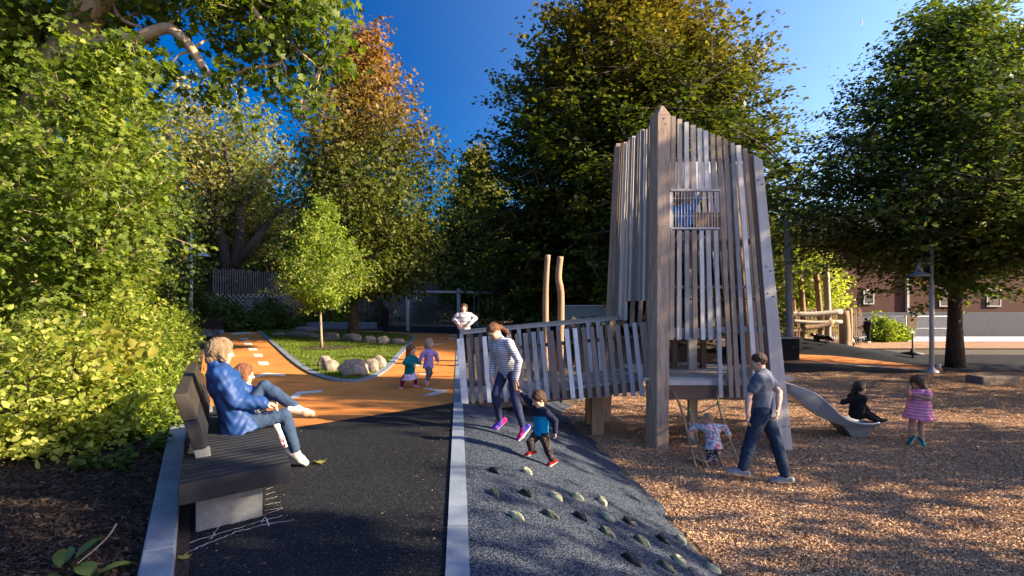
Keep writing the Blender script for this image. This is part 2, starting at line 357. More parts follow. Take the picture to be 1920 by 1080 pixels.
xrv = lambda y: np.interp(y, [-5, 1, 3, 4.66, 6.76, 8.7, 11.4, 18, 30], [2.6, 2.25, 2.0, 1.79, 1.62, 1.4, 1.05, 3.5, 13])
scatter_chips('wood_chips', 'loose brown wood chips covering the play area round the tower', 300000, 3.6, 17.8, lambda x,y: CHIP+.016*np.sin(x*2.3+y*1.1)+.012*np.sin(x*1.1-y*3.7)+.004,
              lambda y: (xrv(y)+.06, np.minimum(y*1.0+.6, 20)), .021, m_chip, 'wood chips')
m_bit = M('bark_bits', (.05,.035,.025), (.02,.015,.012), 5, rough=.95, bump=0, island=[(.6,.6,.6),(1.4,1.2,1),(.4,.4,.4),(2.4,2.2,1.9),(1,.9,.8),(.7,.6,.6)])
scatter_chips('bark_mulch', 'dark bark mulch between the plants left of the bench', 26000, 2.6, 9, lambda x,y: .012+0*x, lambda y: (-y*1.0-1, np.interp(y, [0.9,3.4,7,8.8,14.8], [-.9,-2.3,-4.5,-5.35,-8.8])), .04, m_bit, 'mulch')
lit = rng.uniform(0,1,(230,2)); ly_ = 3.4+lit[:,0]**1.5*9; lx_ = np.where(lit[:,1] < .6, STR(ly_)-.06-rng.exponential(.25,230), (-.56*ly_-.1)+rng.exponential(.4,230)); kk = (lx_ < STR(ly_)-.02) & (lx_ > -.60*ly_-.05)
n = int(kk.sum()); lx_, ly_ = lx_[kk], ly_[kk]; a = rng.uniform(0,6.28,n); l = rng.uniform(.004,.014,n); w = l*rng.uniform(.25,.8,n); ca, sa = np.cos(a), np.sin(a)
V = np.stack([np.stack([lx_+l*ca*i-w*sa*j, ly_+l*sa*i+w*ca*j, .0115+.006*rng.uniform(0,1,n)],1) for i, j in ((-1,0),(0,-1),(1,0),(0,1))],1).reshape(-1,3)
tag(npmesh('path_debris', V, np.arange(n*4).reshape(-1,4), M('dry_bits', (.36,.28,.16), (.22,.15,.08), 5, bump=0, island=[(1,1,1),(.5,.45,.4),(1.3,1.3,1.1),(.8,.5,.35)])), 'scattered dry leaf bits and grit on the dark asphalt path', 'leaf litter', kind='stuff')
# right-hand paths and dark rubber hill, back wood chip yard
zr = CHIP
sheet('asphalt_walk', [g2(1440,680,zr),(14,24),(22,24),(40,22),(40,18.1),(9,18.1)], zr+.006, m_asph)
sheet('right_track', [g2(*p,zr) for p in [(1440,664),(1490,663),(1560,667),(1640,676),(1740,688),(1768,691),(1768,697),(1700,694),(1600,684),(1440,681)]], zr+.011, m_orange)
sheet('pale_edge_line', [g2(*p,zr) for p in [(1476,679.5),(1600,685.5),(1740,696.5),(1740,695),(1600,684),(1476,678.2)]], zr+.016, m_white)
mark([(1514,672),(1545,673),(1545,674.5),(1514,673.5)], zr+.015); mark([(1590,676),(1625,677.6),(1625,679),(1590,677.5)], zr+.015)
sheet('edge_band', [(4,18.12),(40,18.12),(40,17.98),(4,17.98)], zr+.03, m_dkrub)
def hill(name, near, ridge, dz, mat):
    """loft: near edge pixels on the low ground, ridge pixels at given depth, back edge on low ground"""
    NE = [gp(x,y,zr) for x,y in near]; RG = [at(x,y,D) for x,y,D in ridge]
    n = len(NE); K = 14; V = []
    for i in range(n):
        a, r = NE[i], RG[i]; bk = Vector((r.x+(r.x-a.x)*.9+1.2, r.y+(r.y-a.y)*.9+1.5, zr))
        for k in range(K+1):
            t = k/K; s = t*t*(3-2*t); V.append((a.x+(r.x-a.x)*t, a.y+(r.y-a.y)*t, zr+.003+(r.z-zr)*s))
        for k in range(1, K+1):
            t = k/K; s = 1-t*t*(3-2*t); V.append((r.x+(bk.x-r.x)*t, r.y+(bk.y-r.y)*t, zr+.003+(r.z-zr)*s))
    w = 2*K+1; F = [(i*w+k, (i+1)*w+k, (i+1)*w+k+1, i*w+k+1) for i in range(n-1) for k in range(w-1)]
    return tag(npmesh(name, np.array(V), np.array(F), mat, smooth=True), kind='structure')
hill('rubber_hill', [(1360,664),(1420,664),(1490,664.5),(1560,668),(1620,674),(1690,683),(1750,691),(1800,696)],
     [(1360,632,25.5),(1420,632,25.5),(1490,632,25.5),(1545,639,25.2),(1600,650,24.5),(1660,664,23),(1720,678,21),(1800,692,19)], 0, m_dkrub)
sheet('wood_chip_yard', [(-13.5,36.5),(-3.5,33.3),(6,33),(6,46),(-16,46)], .010, m_chipb)
m_leaflit = M('leaf_litter_bed', (.42,.25,.11), (.20,.12,.06), 9, c3=(.5,.34,.17), rough=.95, bump=.8, bscale=14)
sheet('leafy_yard', [(-14,39.5),(-3.5,36.5),(6,36),(6,46),(-16,46)], .016, m_leaflit)
sheet('chip_yard', [(14,27),(34,27),(34,33.5),(14,33.5)], zr+.02, m_chipb)
sheet('pavement', [(17,31.5),(40,31.5),(40,36),(17,36)], zr+.03, M('pale_paving', (.40,.43,.48), (.34,.36,.40), 3))
sheet('dark_walk', [(-3.2,30.5),(STR(30),30),(5,33.2),(6,36),(-3.5,36.5),(-14,39.3),(-9,34.5)], .013, m_dkrub)

# ================================================================ boulders
def rock(name, px, py, D, w, h, seed, label, group, mat=m_rock, dz=.04, dep=None, z0=.02):
    import bmesh
    r = random.Random(seed); bm = bmesh.new(); bmesh.ops.create_icosphere(bm, subdivisions=4, radius=1)
    off = Vector([r.uniform(0, 50) for _ in range(3)])
    from mathutils import noise as mn
    planes = [(Vector([r.gauss(0,1) for _ in range(3)]).normalized(), r.uniform(.62,.9)) for _ in range(9)]
    p = at(px, py, D); dep = dep or w*.75
    for v in bm.verts:
        c = v.co.copy(); 
        for nn, dd in planes:
            e = c.dot(nn)-dd
            if e > 0: c -= nn*e*.85
        c *= 1+.16*mn.noise(c*1.6+off)+.05*mn.noise(c*5+off)+.02*mn.noise(c*14+off)
        v.co = Vector((c.x*w/2, c.y*dep/2, c.z*h*.62))
    zmin = -h*.28
    me = bpy.data.meshes.new(name); bm.to_mesh(me); bm.free()
    o = bpy.data.objects.new(name, me); COL.objects.link(o); me.materials.append(mat)
    me.polygons.foreach_set('use_smooth', np.ones(len(me.polygons), dtype=bool))
    o.location = (p.x, p.y, z0+h*.32); o.rotation_euler = (0, 0, r.uniform(-.3,.3))
    return tag(o, label, 'boulder', group)
IG = 'boulders at the rounded tip of the traffic island'
rock('boulder', 664, 712, 12.3, .78, .42, 3, 'largest rounded brown boulder at the tip of the lawn island', IG)
rock('boulder', 622, 708, 13.1, .44, .32, 5, 'tan boulder tucked against the left side of the biggest boulder', IG)
rock('boulder', 609, 700, 14.0, .44, .33, 8, 'grey boulder farthest left of the island tip cluster', IG)
rock('boulder', 696, 706, 13.0, .42, .36, 12, 'grey speckled boulder just right of the biggest boulder', IG)
rock('boulder', 709, 698, 13.9, .42, .34, 15, 'pale grey boulder farthest right of the island tip cluster', IG)
BG = 'rocks lining the back of the lawn'
rock('boulder', 717, 648, 21.5, .62, .40, 21, 'pale rounded rock with a dark pit behind the lawn', BG)
rock('boulder', 746, 648, 21.5, .55, .30, 25, 'flat low rock farthest right along the back of the lawn', BG)
rock('boulder', 694, 646, 22.0, .66, .34, 31, 'reddish rock between the stone slabs and the pale pitted rock', BG)
rock('boulder', 525, 632, 26.5, .75, .22, 37, 'low pale rock at the left end of the lawn', BG)
for i, (x0, y0, x1, y1, h, lab) in enumerate([(540,631,598,637,.40,'long flat tan stone slab at the left end of the lawn edging'),(600,638,640,641,.42,'middle tan stone slab behind the young tree'),(642,641,680,643,.44,'right tan stone slab ending at the tall dark trunk'),(552,622,600,625,.34,'small far stone slab behind the long slab')]):
    a = gp(x0, y0); b = gp(x1, y1); c = (a+b)/2; L_ = (b-a).length
    o = rock('stone_slab', 0, 0, 1, L_*.98, h, 50+i, lab, 'stone slabs behind the lawn', m_rock, dep=.6)
    o.location = (c.x, c.y, .12); o.rotation_euler = (0, 0, math.atan2(b.y-a.y, b.x-a.x)); o['category'] = 'stone slab'
# ================================================================ climbing holds
m_hc = M('cream_hold', (.42,.41,.24), (.33,.33,.19), 20, rough=.6, bump=.3); m_hg = M('olive_hold', (.10,.115,.075), (.07,.085,.06), 20, rough=.6, bump=.3); m_hd = M('black_hold', (.010,.010,.012), (.018,.016,.016), 20, rough=.5, bump=.3)
HOLDS = [(927,884,'d'),(987,885,'c'),(926,926,'g'),(986,927,'d'),(1041,933,'c'),(1082,933,'c'),(1128,941,'c'),(968,971,'c'),(1032,968,'g'),(1087,970,'d'),(1137,971,'c'),(1178,980,'d'),
 (1137,1000,'g'),(1201,1016,'g'),(1240,1013,'d'),(1275,1013,'c'),(1183,1052,'d'),(1247,1065,'g'),(1272,1054,'c'),(1336,1069,'c')]
HL = ['black hold at the top left of the mound, nearest the pale edging','cream hold in the sunlit streak nearest the toddler\'s feet','olive hold below the top left black hold','black hold in the second row beside the olive one',
 'leaf-shaped cream hold in the middle of the second row','cream hold with a dark slot in the second row','small cream hold farthest right in the second row','big cream hold at the left of the third row','dull olive hold right of the big cream one','black hold in the centre of the third row',
 'cream hold directly above an olive one','dark brown hold at the right of the third row','olive hold directly under a cream one','round olive hold in the lower middle','dark brown hold in the lower sun streak','small cream hold near the wood chips at mid height',
 'large black pointed hold low on the mound','long olive hold at the bottom beside a cream one','cream hold low on the mound beside the long olive one','cream hold lowest of all at the edge of the wood chips']
for i, ((px, py, c), lab) in enumerate(zip(HOLDS, HL)):
    import bmesh
    from mathutils import noise as mn
    p = hit(px, py+3); r = random.Random(100+i); bm = bmesh.new(); bmesh.ops.create_icosphere(bm, subdivisions=3, radius=1)
    w = r.uniform(.036,.048); l = r.uniform(.072,.094)*(1.15 if py > 1040 else 1)
    for v in bm.verts:
        q = v.co.copy(); k = 1+.25*mn.noise(q*1.4+Vector((i*3,0,0)))+.08*mn.noise(q*4+Vector((i,0,5)))
        pin = 1-.62*abs(q.y)**1.8
        v.co = Vector((q.x*w*k*pin, q.y*l*k, max(q.z, -.2)*.045*k))
        if (q.x**2+q.y**2) < .07 and q.z > 0: v.co.z *= .5
    me = bpy.data.meshes.new('climbing_hold'); bm.to_mesh(me); bm.free(); me.polygons.foreach_set('use_smooth', np.ones(len(me.polygons), dtype=bool))
    o = bpy.data.objects.new('climbing_hold', me); COL.objects.link(o); me.materials.append({'c': m_hc, 'g': m_hg, 'd': m_hd}[c])
    e = .05; nrm = Vector((-(hgt(p.x+e,p.y)-hgt(p.x-e,p.y))/(2*e), -(hgt(p.x,p.y+e)-hgt(p.x,p.y-e))/(2*e), 1)).normalized()
    o.rotation_euler = (Matrix.Rotation(0,3,'X') @ Matrix.Rotation(math.atan2(-nrm.x, nrm.z)*-1, 3, 'Y') @ Matrix.Rotation(r.uniform(.35,.9), 3, 'Z')).to_euler()
    o.location = p+nrm*.018
    bolt = MB(); bolt.lathe([(.011,0),(.011,.006),(.004,.006)], (0,0,.03), 8)
    bo = bolt.build('bolt', m_dkmetal); bo.parent = o
    tag(o, lab, 'climbing hold', 'climbing holds on the rubber mound')
# ================================================================ near bench
NL = Vector((-2.36,3.77)); NR = Vector((-1.78,4.29)); U = Vector((-.483,.876)); VV = (NR-NL).normalized(); BW = (NR-NL).length
def bp(t, v, z): q = NL+U*t+VV*v; return Vector((q.x, q.y, z))
t_ = thing('park_bench', 'low black slatted bench with a short backrest on a concrete block, beside the granite kerb', 'bench', bp(1.5,.4,0))
mb = MB(); i = 0; t = 0
while t < 3.1:
    mb.prism([bp(t,0,.30),bp(t,BW,.30),bp(t+.088,BW,.30),bp(t+.088,0,.30)], [bp(t,0,.45),bp(t,BW,.45),bp(t+.088,BW,.45),bp(t+.088,0,.45)]); t += .104
mb.build('seat', m_blackw, t_, bevel=.006)
mb = MB(); mb.prism([bp(.02,.03,.295),bp(.02,BW-.03,.295),bp(3.1,BW-.03,.295),bp(3.1,.03,.295)],[bp(.02,.03,.425),bp(.02,BW-.03,.425),bp(3.1,BW-.03,.425),bp(3.1,.03,.425)])
mb.build('seat_frame', m_dkmetal, t_)
def base(t0): 
    mb = MB(); mb.prism([bp(t0,.10,-.02),bp(t0,.58,-.02),bp(t0+.35,.58,-.02),bp(t0+.35,.10,-.02)],[bp(t0,.10,.30),bp(t0,.58,.30),bp(t0+.35,.58,.30),bp(t0+.35,.10,.30)])
    mb.build('base', m_conc, t_, bevel=.012)
base(.22); base(2.4)
def back(z0, z1, mat, t0=.63, th=.10):
    f = lambda z: .13-(z-.5)*.30
    mb = MB(); mb.prism([bp(t0,f(z0)-th/2,z0),bp(t0,f(z0)+th/2,z0),bp(3.0,f(z0)+th/2,z0),bp(3.0,f(z0)-th/2,z0)],[bp(t0,f(z1)-th/2,z1),bp(t0,f(z1)+th/2,z1),bp(3.0,f(z1)+th/2,z1),bp(3.0,f(z1)-th/2,z1)])
    return mb.build('backrest', mat, t_, bevel=.008)
o = back(.53,.77,m_blackw); o = back(.776,1.0,m_backr); o['label'] = 'top board of the backrest, sunlight on it painted brown'  # upper half of the black backrest coloured brown as if sunlit
for tt in (.66, 2.7):
    mb = MB(); mb.prism([bp(tt,.09,.452),bp(tt,.20,.452),bp(tt+.05,.20,.452),bp(tt+.05,.09,.452)],[bp(tt,.07,.528),bp(tt,.19,.528),bp(tt+.05,.19,.528),bp(tt+.05,.07,.528)]); mb.build('bracket', m_conc, t_)
# white chalky cracks beside the base
mb = MB(); rr = random.Random(5)
def crack(pts, w=.006):
    P = [gp(*p) for p in pts]; Q = []
    for a, b in zip(P, P[1:]):
        for k in range(8): Q.append(a.lerp(b, k/8)+Vector((rr.gauss(0,.006), rr.gauss(0,.006), 0)))
    Q.append(P[-1])
    for a, b in zip(Q, Q[1:]):
        d = (b-a).normalized(); n_ = Vector((-d.y,d.x,0))*w*rr.uniform(.3,1.1)
        mb.add([(*(a-n_).xy,.0085),(*(a+n_).xy,.0085),(*(b+n_).xy,.0085),(*(b-n_).xy,.0085)], [(0,1,2,3)])
crack([(345,1040),(380,1025),(440,1000),(497,985),(552,976)]); crack([(340,1025),(400,1005),(460,988),(530,968)]); crack([(430,985),(480,972),(530,955)],.005)
for yy, x0, x1 in [(917,498,512),(926,498,516),(935,498,520),(945,498,526),(956,499,530)]: crack([(x0,yy+3),(x1,yy-2)],.004)
crack([(395,1012),(405,998),(412,985)],.006); crack([(490,982),(497,970),(503,988)],.006)
tag(mb.build('chalk_cracks', M('chalk_mark',(.55,.53,.50),(.4,.38,.36),30)), kind='structure')
# distant block bench
c = gp(384,631); t_ = thing('block_bench', 'small distant bench with a pale block base at the end of the orange track', 'bench', c)
MB().box(c.x-.22,c.x+.36,c.y-.1,c.y+.35,0,.36).build('base', m_strip, t_, bevel=.01)
MB().box(c.x-.60,c.x+.65,c.y-.15,c.y+.42,.365,.46).build('seat', m_backr, t_, bevel=.01)
MB().box(c.x-.60,c.x+.65,c.y+.36,c.y+.44,.47,.86).build('backrest', m_backr, t_, bevel=.01)
c2 = gp(362,631); o = MB().box(c2.x-.35,c2.x+.35,c2.y-.1,c2.y+.3,0,.22).build('stone_block', m_strip, bevel=.02); tag(o, 'low pale stone block left of the distant bench', 'stone block')
c2 = gp(404,628); o = MB().box(c2.x-.25,c2.x+.3,c2.y-.1,c2.y+.3,0,.26).build('stone_block', m_strip, bevel=.03); tag(o, 'low pale stone block right of the distant bench', 'stone block')

# ================================================================ play tower
T = thing('play_tower', 'tall timber play tower of weathered vertical slats with a barred window and leaning corner posts', 'play tower', (3.3,9.6,CHIP))
# near corner post with pointed head
def poly_post(name, base_, top, z0, z1, mat, peak=None):
    mb = MB(); mb.prism([(x,y,z0) for x,y in base_], [(x,y,z1) for x,y in top])
    if peak: mb.prism([(x,y,z1+.001) for x,y in top], [(peak[0]+(x-peak[0])*.25, peak[1]+(y-peak[1])*.4, peak[2]) for x,y in top])
    return mb.build(name, mat, T, bevel=.008)
fp = [(2.33,8.55),(2.54,8.55),(2.50,8.80),(2.24,8.80)]; bpz = [(2.31,8.55),(2.50,8.55),(2.46,8.80),(2.20,8.80)]
mb = MB(); Z0, Z1 = CHIP-.05, 4.74
mb.prism([(2.32,8.55,Z0),(2.51,8.55,Z0),(2.47,8.80,Z0),(2.20,8.80,Z0)], [(2.335,8.55,Z1),(2.545,8.55,Z1),(2.50,8.80,Z1),(2.27,8.80,Z1)])
mb.prism([(2.335,8.55,Z1+.0005),(2.545,8.55,Z1+.0005),(2.50,8.80,Z1+.0005),(2.27,8.80,Z1+.0005)], [(2.39,8.56,4.89),(2.43,8.56,4.89),(2.40,8.80,4.89),(2.37,8.80,4.89)])
mb.build('corner_post', m_post, T, bevel=.006)
# right leaning post (wide plank) and its brown inner board
mb = MB(); mb.prism([at(1457,848,8.56),at(1487,848,8.56),at(1487,848,8.56)+Vector((-.01,.2,0)),at(1457,848,8.56)+Vector((0,.2,0))],
                    [at(1413,292,8.56),at(1430,300,8.56),at(1430,300,8.56)+Vector((0,.2,0)),at(1413,292,8.56)+Vector((0,.2,0))])
o = mb.build('corner_post', m_posth, T, bevel=.006); o['label'] = 'pale leaning corner plank on the right'
a, b = at(1449,780,8.66), at(1406,290,8.66); MB().board(a, b, .10, .12, (1,0,0)).build('post_lining', m_beam, T)
BLb, BLt = Vector((1.86,10.6,CHIP)), Vector((2.13,10.6,4.86)); BRb, BRt = Vector((4.9,10.6,CHIP)), Vector((4.45,10.6,4.5))
MB().board(BLb, BLt, .16, .2, (1,0,0)).build('corner_post', m_post, T, bevel=.008)
MB().board(BRb, BRt, .2, .2, (1,0,0)).build('corner_post', m_post, T, bevel=.008)
# front slats
TX = [1262.5,1274.5,1287,1299.5,1311.7,1323,1335.5,1347.5,1359.7,1372.8,1384,1396.7]
BX = [1259,1273,1288,1303.6,1318,1332,1351.5,1371,1383.5,1397.5,1418,1436]; BY = [637]*6+[745]*6
BXref = [637]*6+[740]*6
mb = MB(); Df = 8.57
def sx(i, y):   # x pixel of slat i at height y
    ty = 218+(TX[i]-1262)*.45; return TX[i]+(BX[i]-TX[i])*(y-ty)/(BY[i]-ty)
for i in range(12):
    ty = 218+(TX[i]-1262)*.45; w = .069+.004*math.sin(i*2.7)
    segs = [(ty, 355), (432, BY[i])] if i < 7 else [(ty, BY[i])]
    for y0, y1 in segs:
        d = Df+.012*math.sin(i*1.9)
        mb.board(at(sx(i,y1),y1,d), at(sx(i,y0),y0,d), w, .035, (1,0,0))
mb.cur = 1
for i in range(12):
    for yy in (300, 345, 540, 625, 700):
        if yy > BY[i]-5 or yy < 232+(TX[i]-1262)*.45: continue
        for s in (-.018,.018):
            p = at(sx(i,yy), yy, Df-.022); mb.add([(p.x+s-.004,p.y-.012,p.z-.004),(p.x+s+.004,p.y-.012,p.z-.004),(p.x+s+.004,p.y-.012,p.z+.004),(p.x+s-.004,p.y-.012,p.z+.004)],[(0,1,2,3)])
mb.build('front_cladding', [m_slat, m_dkmetal], T)
for (px,py) in [(1245,222),(1248,232),(1423,337),(1430,345),(1437,500),(1445,508),(1440,550),(1450,556),(1239,838),(1246,838),(1470,800),(1480,800)]:
    p = at(px,py,8.546); r_ = .011; mb = MB(); mb.tube([p,p+Vector((0,.03,0))], r_, 8); mb.build('bolt', m_dkmetal, T)

# rails behind front slats
def rail(x0,x1,y,h,D=8.63,m=m_slat,nm='rail',t=.05):
    a = at(x0,y,D); b = at(x1,y,D); return MB().board(a,b,h,t,(0,0,1)).build(nm,m,T)
rail(1258,1424,538,.05); rail(1258,1430,561,.03,m=m_beam); rail(1258,1345,624,.16,m=m_slatd); rail(1345,1432,617,.08,m=m_slatd); rail(1256,1405,300,.04)
# window: top plate, sill, bars
WF = MB(); WF.box(2.54,3.335,8.545,8.62,3.515,3.555)
MB().box(2.54,3.335,8.545,8.62,2.905,2.935).build('window_sill', m_posth, T, bevel=.004)
wf = WF.build('window_frame', m_posth, T, bevel=.004)
wb = MB()
for i in range(16):
    x = 2.575+i*.0485; wb.tube([(x+.004*math.sin(i*2),8.56,2.935),(x,8.56,3.50)], .0065, 6)
wb.tube([(2.55,8.56,3.40),(3.33,8.56,3.42)], .005, 6); wb.tube([(2.55,8.56,3.12),(3.33,8.56,3.12)], .004, 6)
wb.build('window_bars', m_posth, wf)
# left face slats
mb = MB(); A0 = Vector((2.23,8.84)); A1 = Vector((1.93,10.5)); T0 = Vector((2.29,8.84)); T1 = Vector((2.16,10.5)); n_ = 15
for i in range(n_):
    s = (i+.5)/n_; zb = 1.76 if s < .62 else 1.40; zt = 4.66+.16*s+.03*math.sin(i*5)
    a2 = A0.lerp(A1,s); t2 = T0.lerp(T1,s); k = (zb-CHIP)/(zt-CHIP); b2 = a2.lerp(t2,k)
    mb.board((b2.x,b2.y,zb),(t2.x,t2.y,zt),.078,.035+.012*(i % 3),(0.17,-1,0))
mb.build('side_cladding', m_slat, T, bevel=.003)
# back and right slats
mb = MB(); n_ = 17
for i in range(n_):
    s = (i+.7)/(n_+.4); a = Vector((1.95,10.62,0)).lerp(Vector((4.75,10.62,0)),s); b = Vector((2.2,10.62,0)).lerp(Vector((4.35,10.62,0)),s)
    mb.board((a.x,a.y,1.25),(b.x,b.y,4.7-.2*s),.085,.035,(1,0,0))
o = mb.build('back_cladding', m_slatd, T)
mb = MB(); n_ = 13
for i in range(n_):
    s = (i+.7)/(n_+.4); a = Vector((4.42,8.75,0)).lerp(Vector((4.8,10.5,0)),s); b = Vector((4.02,8.75,0)).lerp(Vector((4.4,10.5,0)),s)
    mb.board((a.x,a.y,.3),(b.x,b.y,4.05+.4*s),.085,.035,(.2,1,0))
mb.build('right_cladding', m_slat, T)
# decks
mb = MB(); y = 8.72
while y < 10.5: mb.box(2.15,4.62,y,y+.135,.46,.50); y += .145
mb.build('deck', m_deck, T, bevel=.004)
MB().box(2.52,4.34,8.66,8.715,.385,.475).build('deck_edge', m_posth, T, bevel=.004)
MB().box(2.25,4.45,8.68,8.74,.15,.38).build('deck_beam', m_beam, T, bevel=.006)
mb = MB(); y = 8.80
while y < 10.45: mb.box(2.35,4.15,y,y+.135,2.74,2.78); y += .145
mb.build('upper_floor', m_deck, T)
MB().box(3.02,3.17,9.1,9.2,CHIP-.05,.45).build('support_post', m_post, T, bevel=.006)
for x,y,w,m in ((2.98,9.9,.09,m_beam),(3.25,9.8,.15,m_posth),(3.52,9.9,.09,m_beam),(4.25,10.3,.1,m_beam)):
    MB().box(x,x+w,y,y+.1,.502,2.735).build('inner_post', m, T)
MB().box(2.6,3.9,10.1,10.16,.62,.76).build('inner_board', m_beam, T); MB().box(2.6,3.6,10.0,10.35,.502,.56).build('inner_step', m_deck, T)
MB().box(3.05,3.75,9.6,9.7,2.785,3.35).build('inner_board', m_log, T)
# ================================================================ ramp
RP = thing('access_ramp', 'sloping timber ramp with slatted railings leading from the mound up to the tower', 'ramp', (.6,9.6,0))
def rx(s, far=0): return (-.90+3.08*s-.12*far, 9.16-.34*s+1.35*far)
def rz(s): return .03+.44*s
mb = MB(); n_ = 24
for i in range(n_):
    s0, s1 = i/n_+.003, (i+1)/n_-.003
    q = [(*rx(s0),rz(s0)),(*rx(s1),rz(s1)),(*rx(s1,1),rz(s1)),(*rx(s0,1),rz(s0))]
    mb.prism([(x,y,z-.035) for x,y,z in q], q)
mb.build('ramp_deck', m_deck, RP)
for far in (0.03,.97):
    a = Vector((*rx(.02,far),rz(.02)-.12)); b = Vector((*rx(1,far),rz(1)-.12)); MB().board(a,b,.16,.05,(0,0,1)).build('side_beam', m_beam, RP)
def railing(far, n_, nm):
    mb = MB(); rr = random.Random(int(far*10)+3)
    for i in range(n_):
        s = i/(n_-1); x, y = rx(s*.985+.005, far); y += (-.05 if far < .5 else .05)
        zt = 1.11+.30*s; zb = (0.0 if far < .5 else .1)+.22*s; sh = .085+.05*s; sh = sh*(1 if far < .5 else .6)
        w = .074; th_ = .03
        if far < .5 and i in (0, 11, n_-1): w = .115; th_ = .05
        if far < .5: zb -= rr.choice([0,0,.03,.01]); 
        mb.board((x+sh,y,zb),(x,y,zt+rr.uniform(-.006,.006)),w,th_,(1,0,0))
    o = mb.build(nm, m_slatd, RP, bevel=.003)
railing(0, 23, 'near_railing'); railing(1, 17, 'far_railing')
a = Vector((*rx(0,1),1.13)); b = Vector((*rx(.99,1),1.43)); b.y += .06; a.y += .06
MB().board(a,b,.07,.10,(0,0,1)).build('handrail', m_slatd, RP, bevel=.004); MB().board(a+Vector((0,-.07,.045)),b+Vector((0,-.07,.045)),.02,.16,(0,0,1)).build('rail_cap', m_greylog, RP)
for far in (0.03,): 
    a = Vector((*rx(.01,far),.86)); b = Vector((*rx(.99,far),1.18)); MB().board(a,b,.06,.03,(0,0,1)).build('inner_rail', m_beam, RP)
MB().box(1.42,1.64,9.5,9.66,CHIP-.05,.32).build('support_post', m_log, RP, bevel=.008)
MB().box(1.42,1.64,10.2,10.35,CHIP-.05,.32).build('support_post', m_log, RP, bevel=.008)
p = at(1051,745,9.0)
for dz in (0,-.09):
    mb = MB(); mb.lathe([(.028,0),(.028,.01)], (0,0,0), 12); k = len(mb.v)-24
    for j in range(k, len(mb.v)): x,y,z = mb.v[j]; mb.v[j] = (p.x+x, 8.985-z, p.z+.03+dz+y)
    mb.build('bolt', m_dkmetal, RP)
# ================================================================ slide
near = [(1440,712),(1475,719),(1513,732),(1535.5,743),(1558,762),(1578,781),(1600,792),(1631,795.5),(1649,793)]
far_ = [(1440,703),(1475,708),(1500,719),(1529,728),(1551,745.5),(1573,765.5),(1595.5,780),(1631,782),(1647,787)]
low = [(1440,722),(1478,738),(1495.5,749),(1518,767),(1551,787),(1573,795.5),(1595,801),(1629,802),(1648,799)]
def resamp(P, n=40):
    P = [Vector(p) for p in P]; d = [0]
    for a, b in zip(P, P[1:]): d.append(d[-1]+(b-a).length)
    out = []
    for k in range(n):
        t = d[-1]*k/(n-1); i = max(j for j in range(len(d)) if d[j] <= t+1e-9); i = min(i, len(P)-2); u = (t-d[i])/(d[i+1]-d[i])
        p0, p1, p2, p3 = P[max(i-1,0)], P[i], P[i+1], P[min(i+2,len(P)-1)]
        out.append(.5*((2*p1)+(-p0+p2)*u+(2*p0-5*p1+4*p2-p3)*u*u+(-p0+3*p1-3*p2+p3)*u**3))
    return out
Nn, Ff, Ll = resamp(near), resamp(far_), resamp(low); V = []; K = 12
for a, b, c in zip(Nn, Ff, Ll):
    A = at(a.x,a.y,9.3); B = at(b.x,b.y,9.86); C = at(c.x,c.y,9.33); B.x = A.x+(B.x-A.x)*.0
    dep = .13; mid = (A+B)/2
    sec = [C, A+Vector((0,-.012,-.01)), A+Vector((0,0,.008)), A+Vector((0,.03,.008)), A+Vector((0,.05,-.02)), Vector((A.x,9.44,A.z-dep)), Vector((A.x,9.58,(A.z+B.z)/2-dep-.01)), Vector((A.x,9.72,B.z-dep)), B+Vector((0,-.05,-.02)), B+Vector((0,-.03,.008)), B+Vector((0,.01,0)), Vector((A.x,9.86,C.z))]
    V += [tuple(s) for s in sec]
n_ = len(Nn); mb = MB(); mb.add(V, [(i*K+k, i*K+(k+1) % K, (i+1)*K+(k+1) % K, (i+1)*K+k) for i in range(n_-1) for k in range(K)]+[tuple(range(K))[::-1], tuple(range((n_-1)*K, n_*K))])
SL = thing('slide', 'grey plastic wavy slide curving down from the tower onto the wood chips', 'slide', (6.0,9.6,CHIP))
o = mb.build('chute', m_slide, SL, smooth=True); m = o.modifiers.new('edges','EDGE_SPLIT'); m.split_angle = R(50)
mb = MB(); mb.prism([(6.02,9.40,CHIP-.03),(6.26,9.40,CHIP-.03),(6.26,9.78,CHIP-.03),(6.02,9.78,CHIP-.03)],[(5.80,9.36,-.43),(6.34,9.36,-.45),(6.34,9.82,-.45),(5.80,9.82,-.43)]); mb.build('foot', m_slide, SL, bevel=.02)
mb = MB(); mb.tube([at(a.x,a.y,9.3)+Vector((0,-.004,.004)) for a in Nn], .013, 8); mb.tube([at(b.x,b.y,9.86)+Vector((0,0,.004)) for b in Ff[:1]]+[Vector((at(a.x,a.y,9.3).x,9.86,at(b.x,b.y,9.86).z+.004)) for a, b in zip(Nn[1:],Ff[1:])], .013, 8); mb.build('rim_highlight', m_galv, SL, smooth=True)  # pale tubes along both edges stand in for the highlight on the plastic
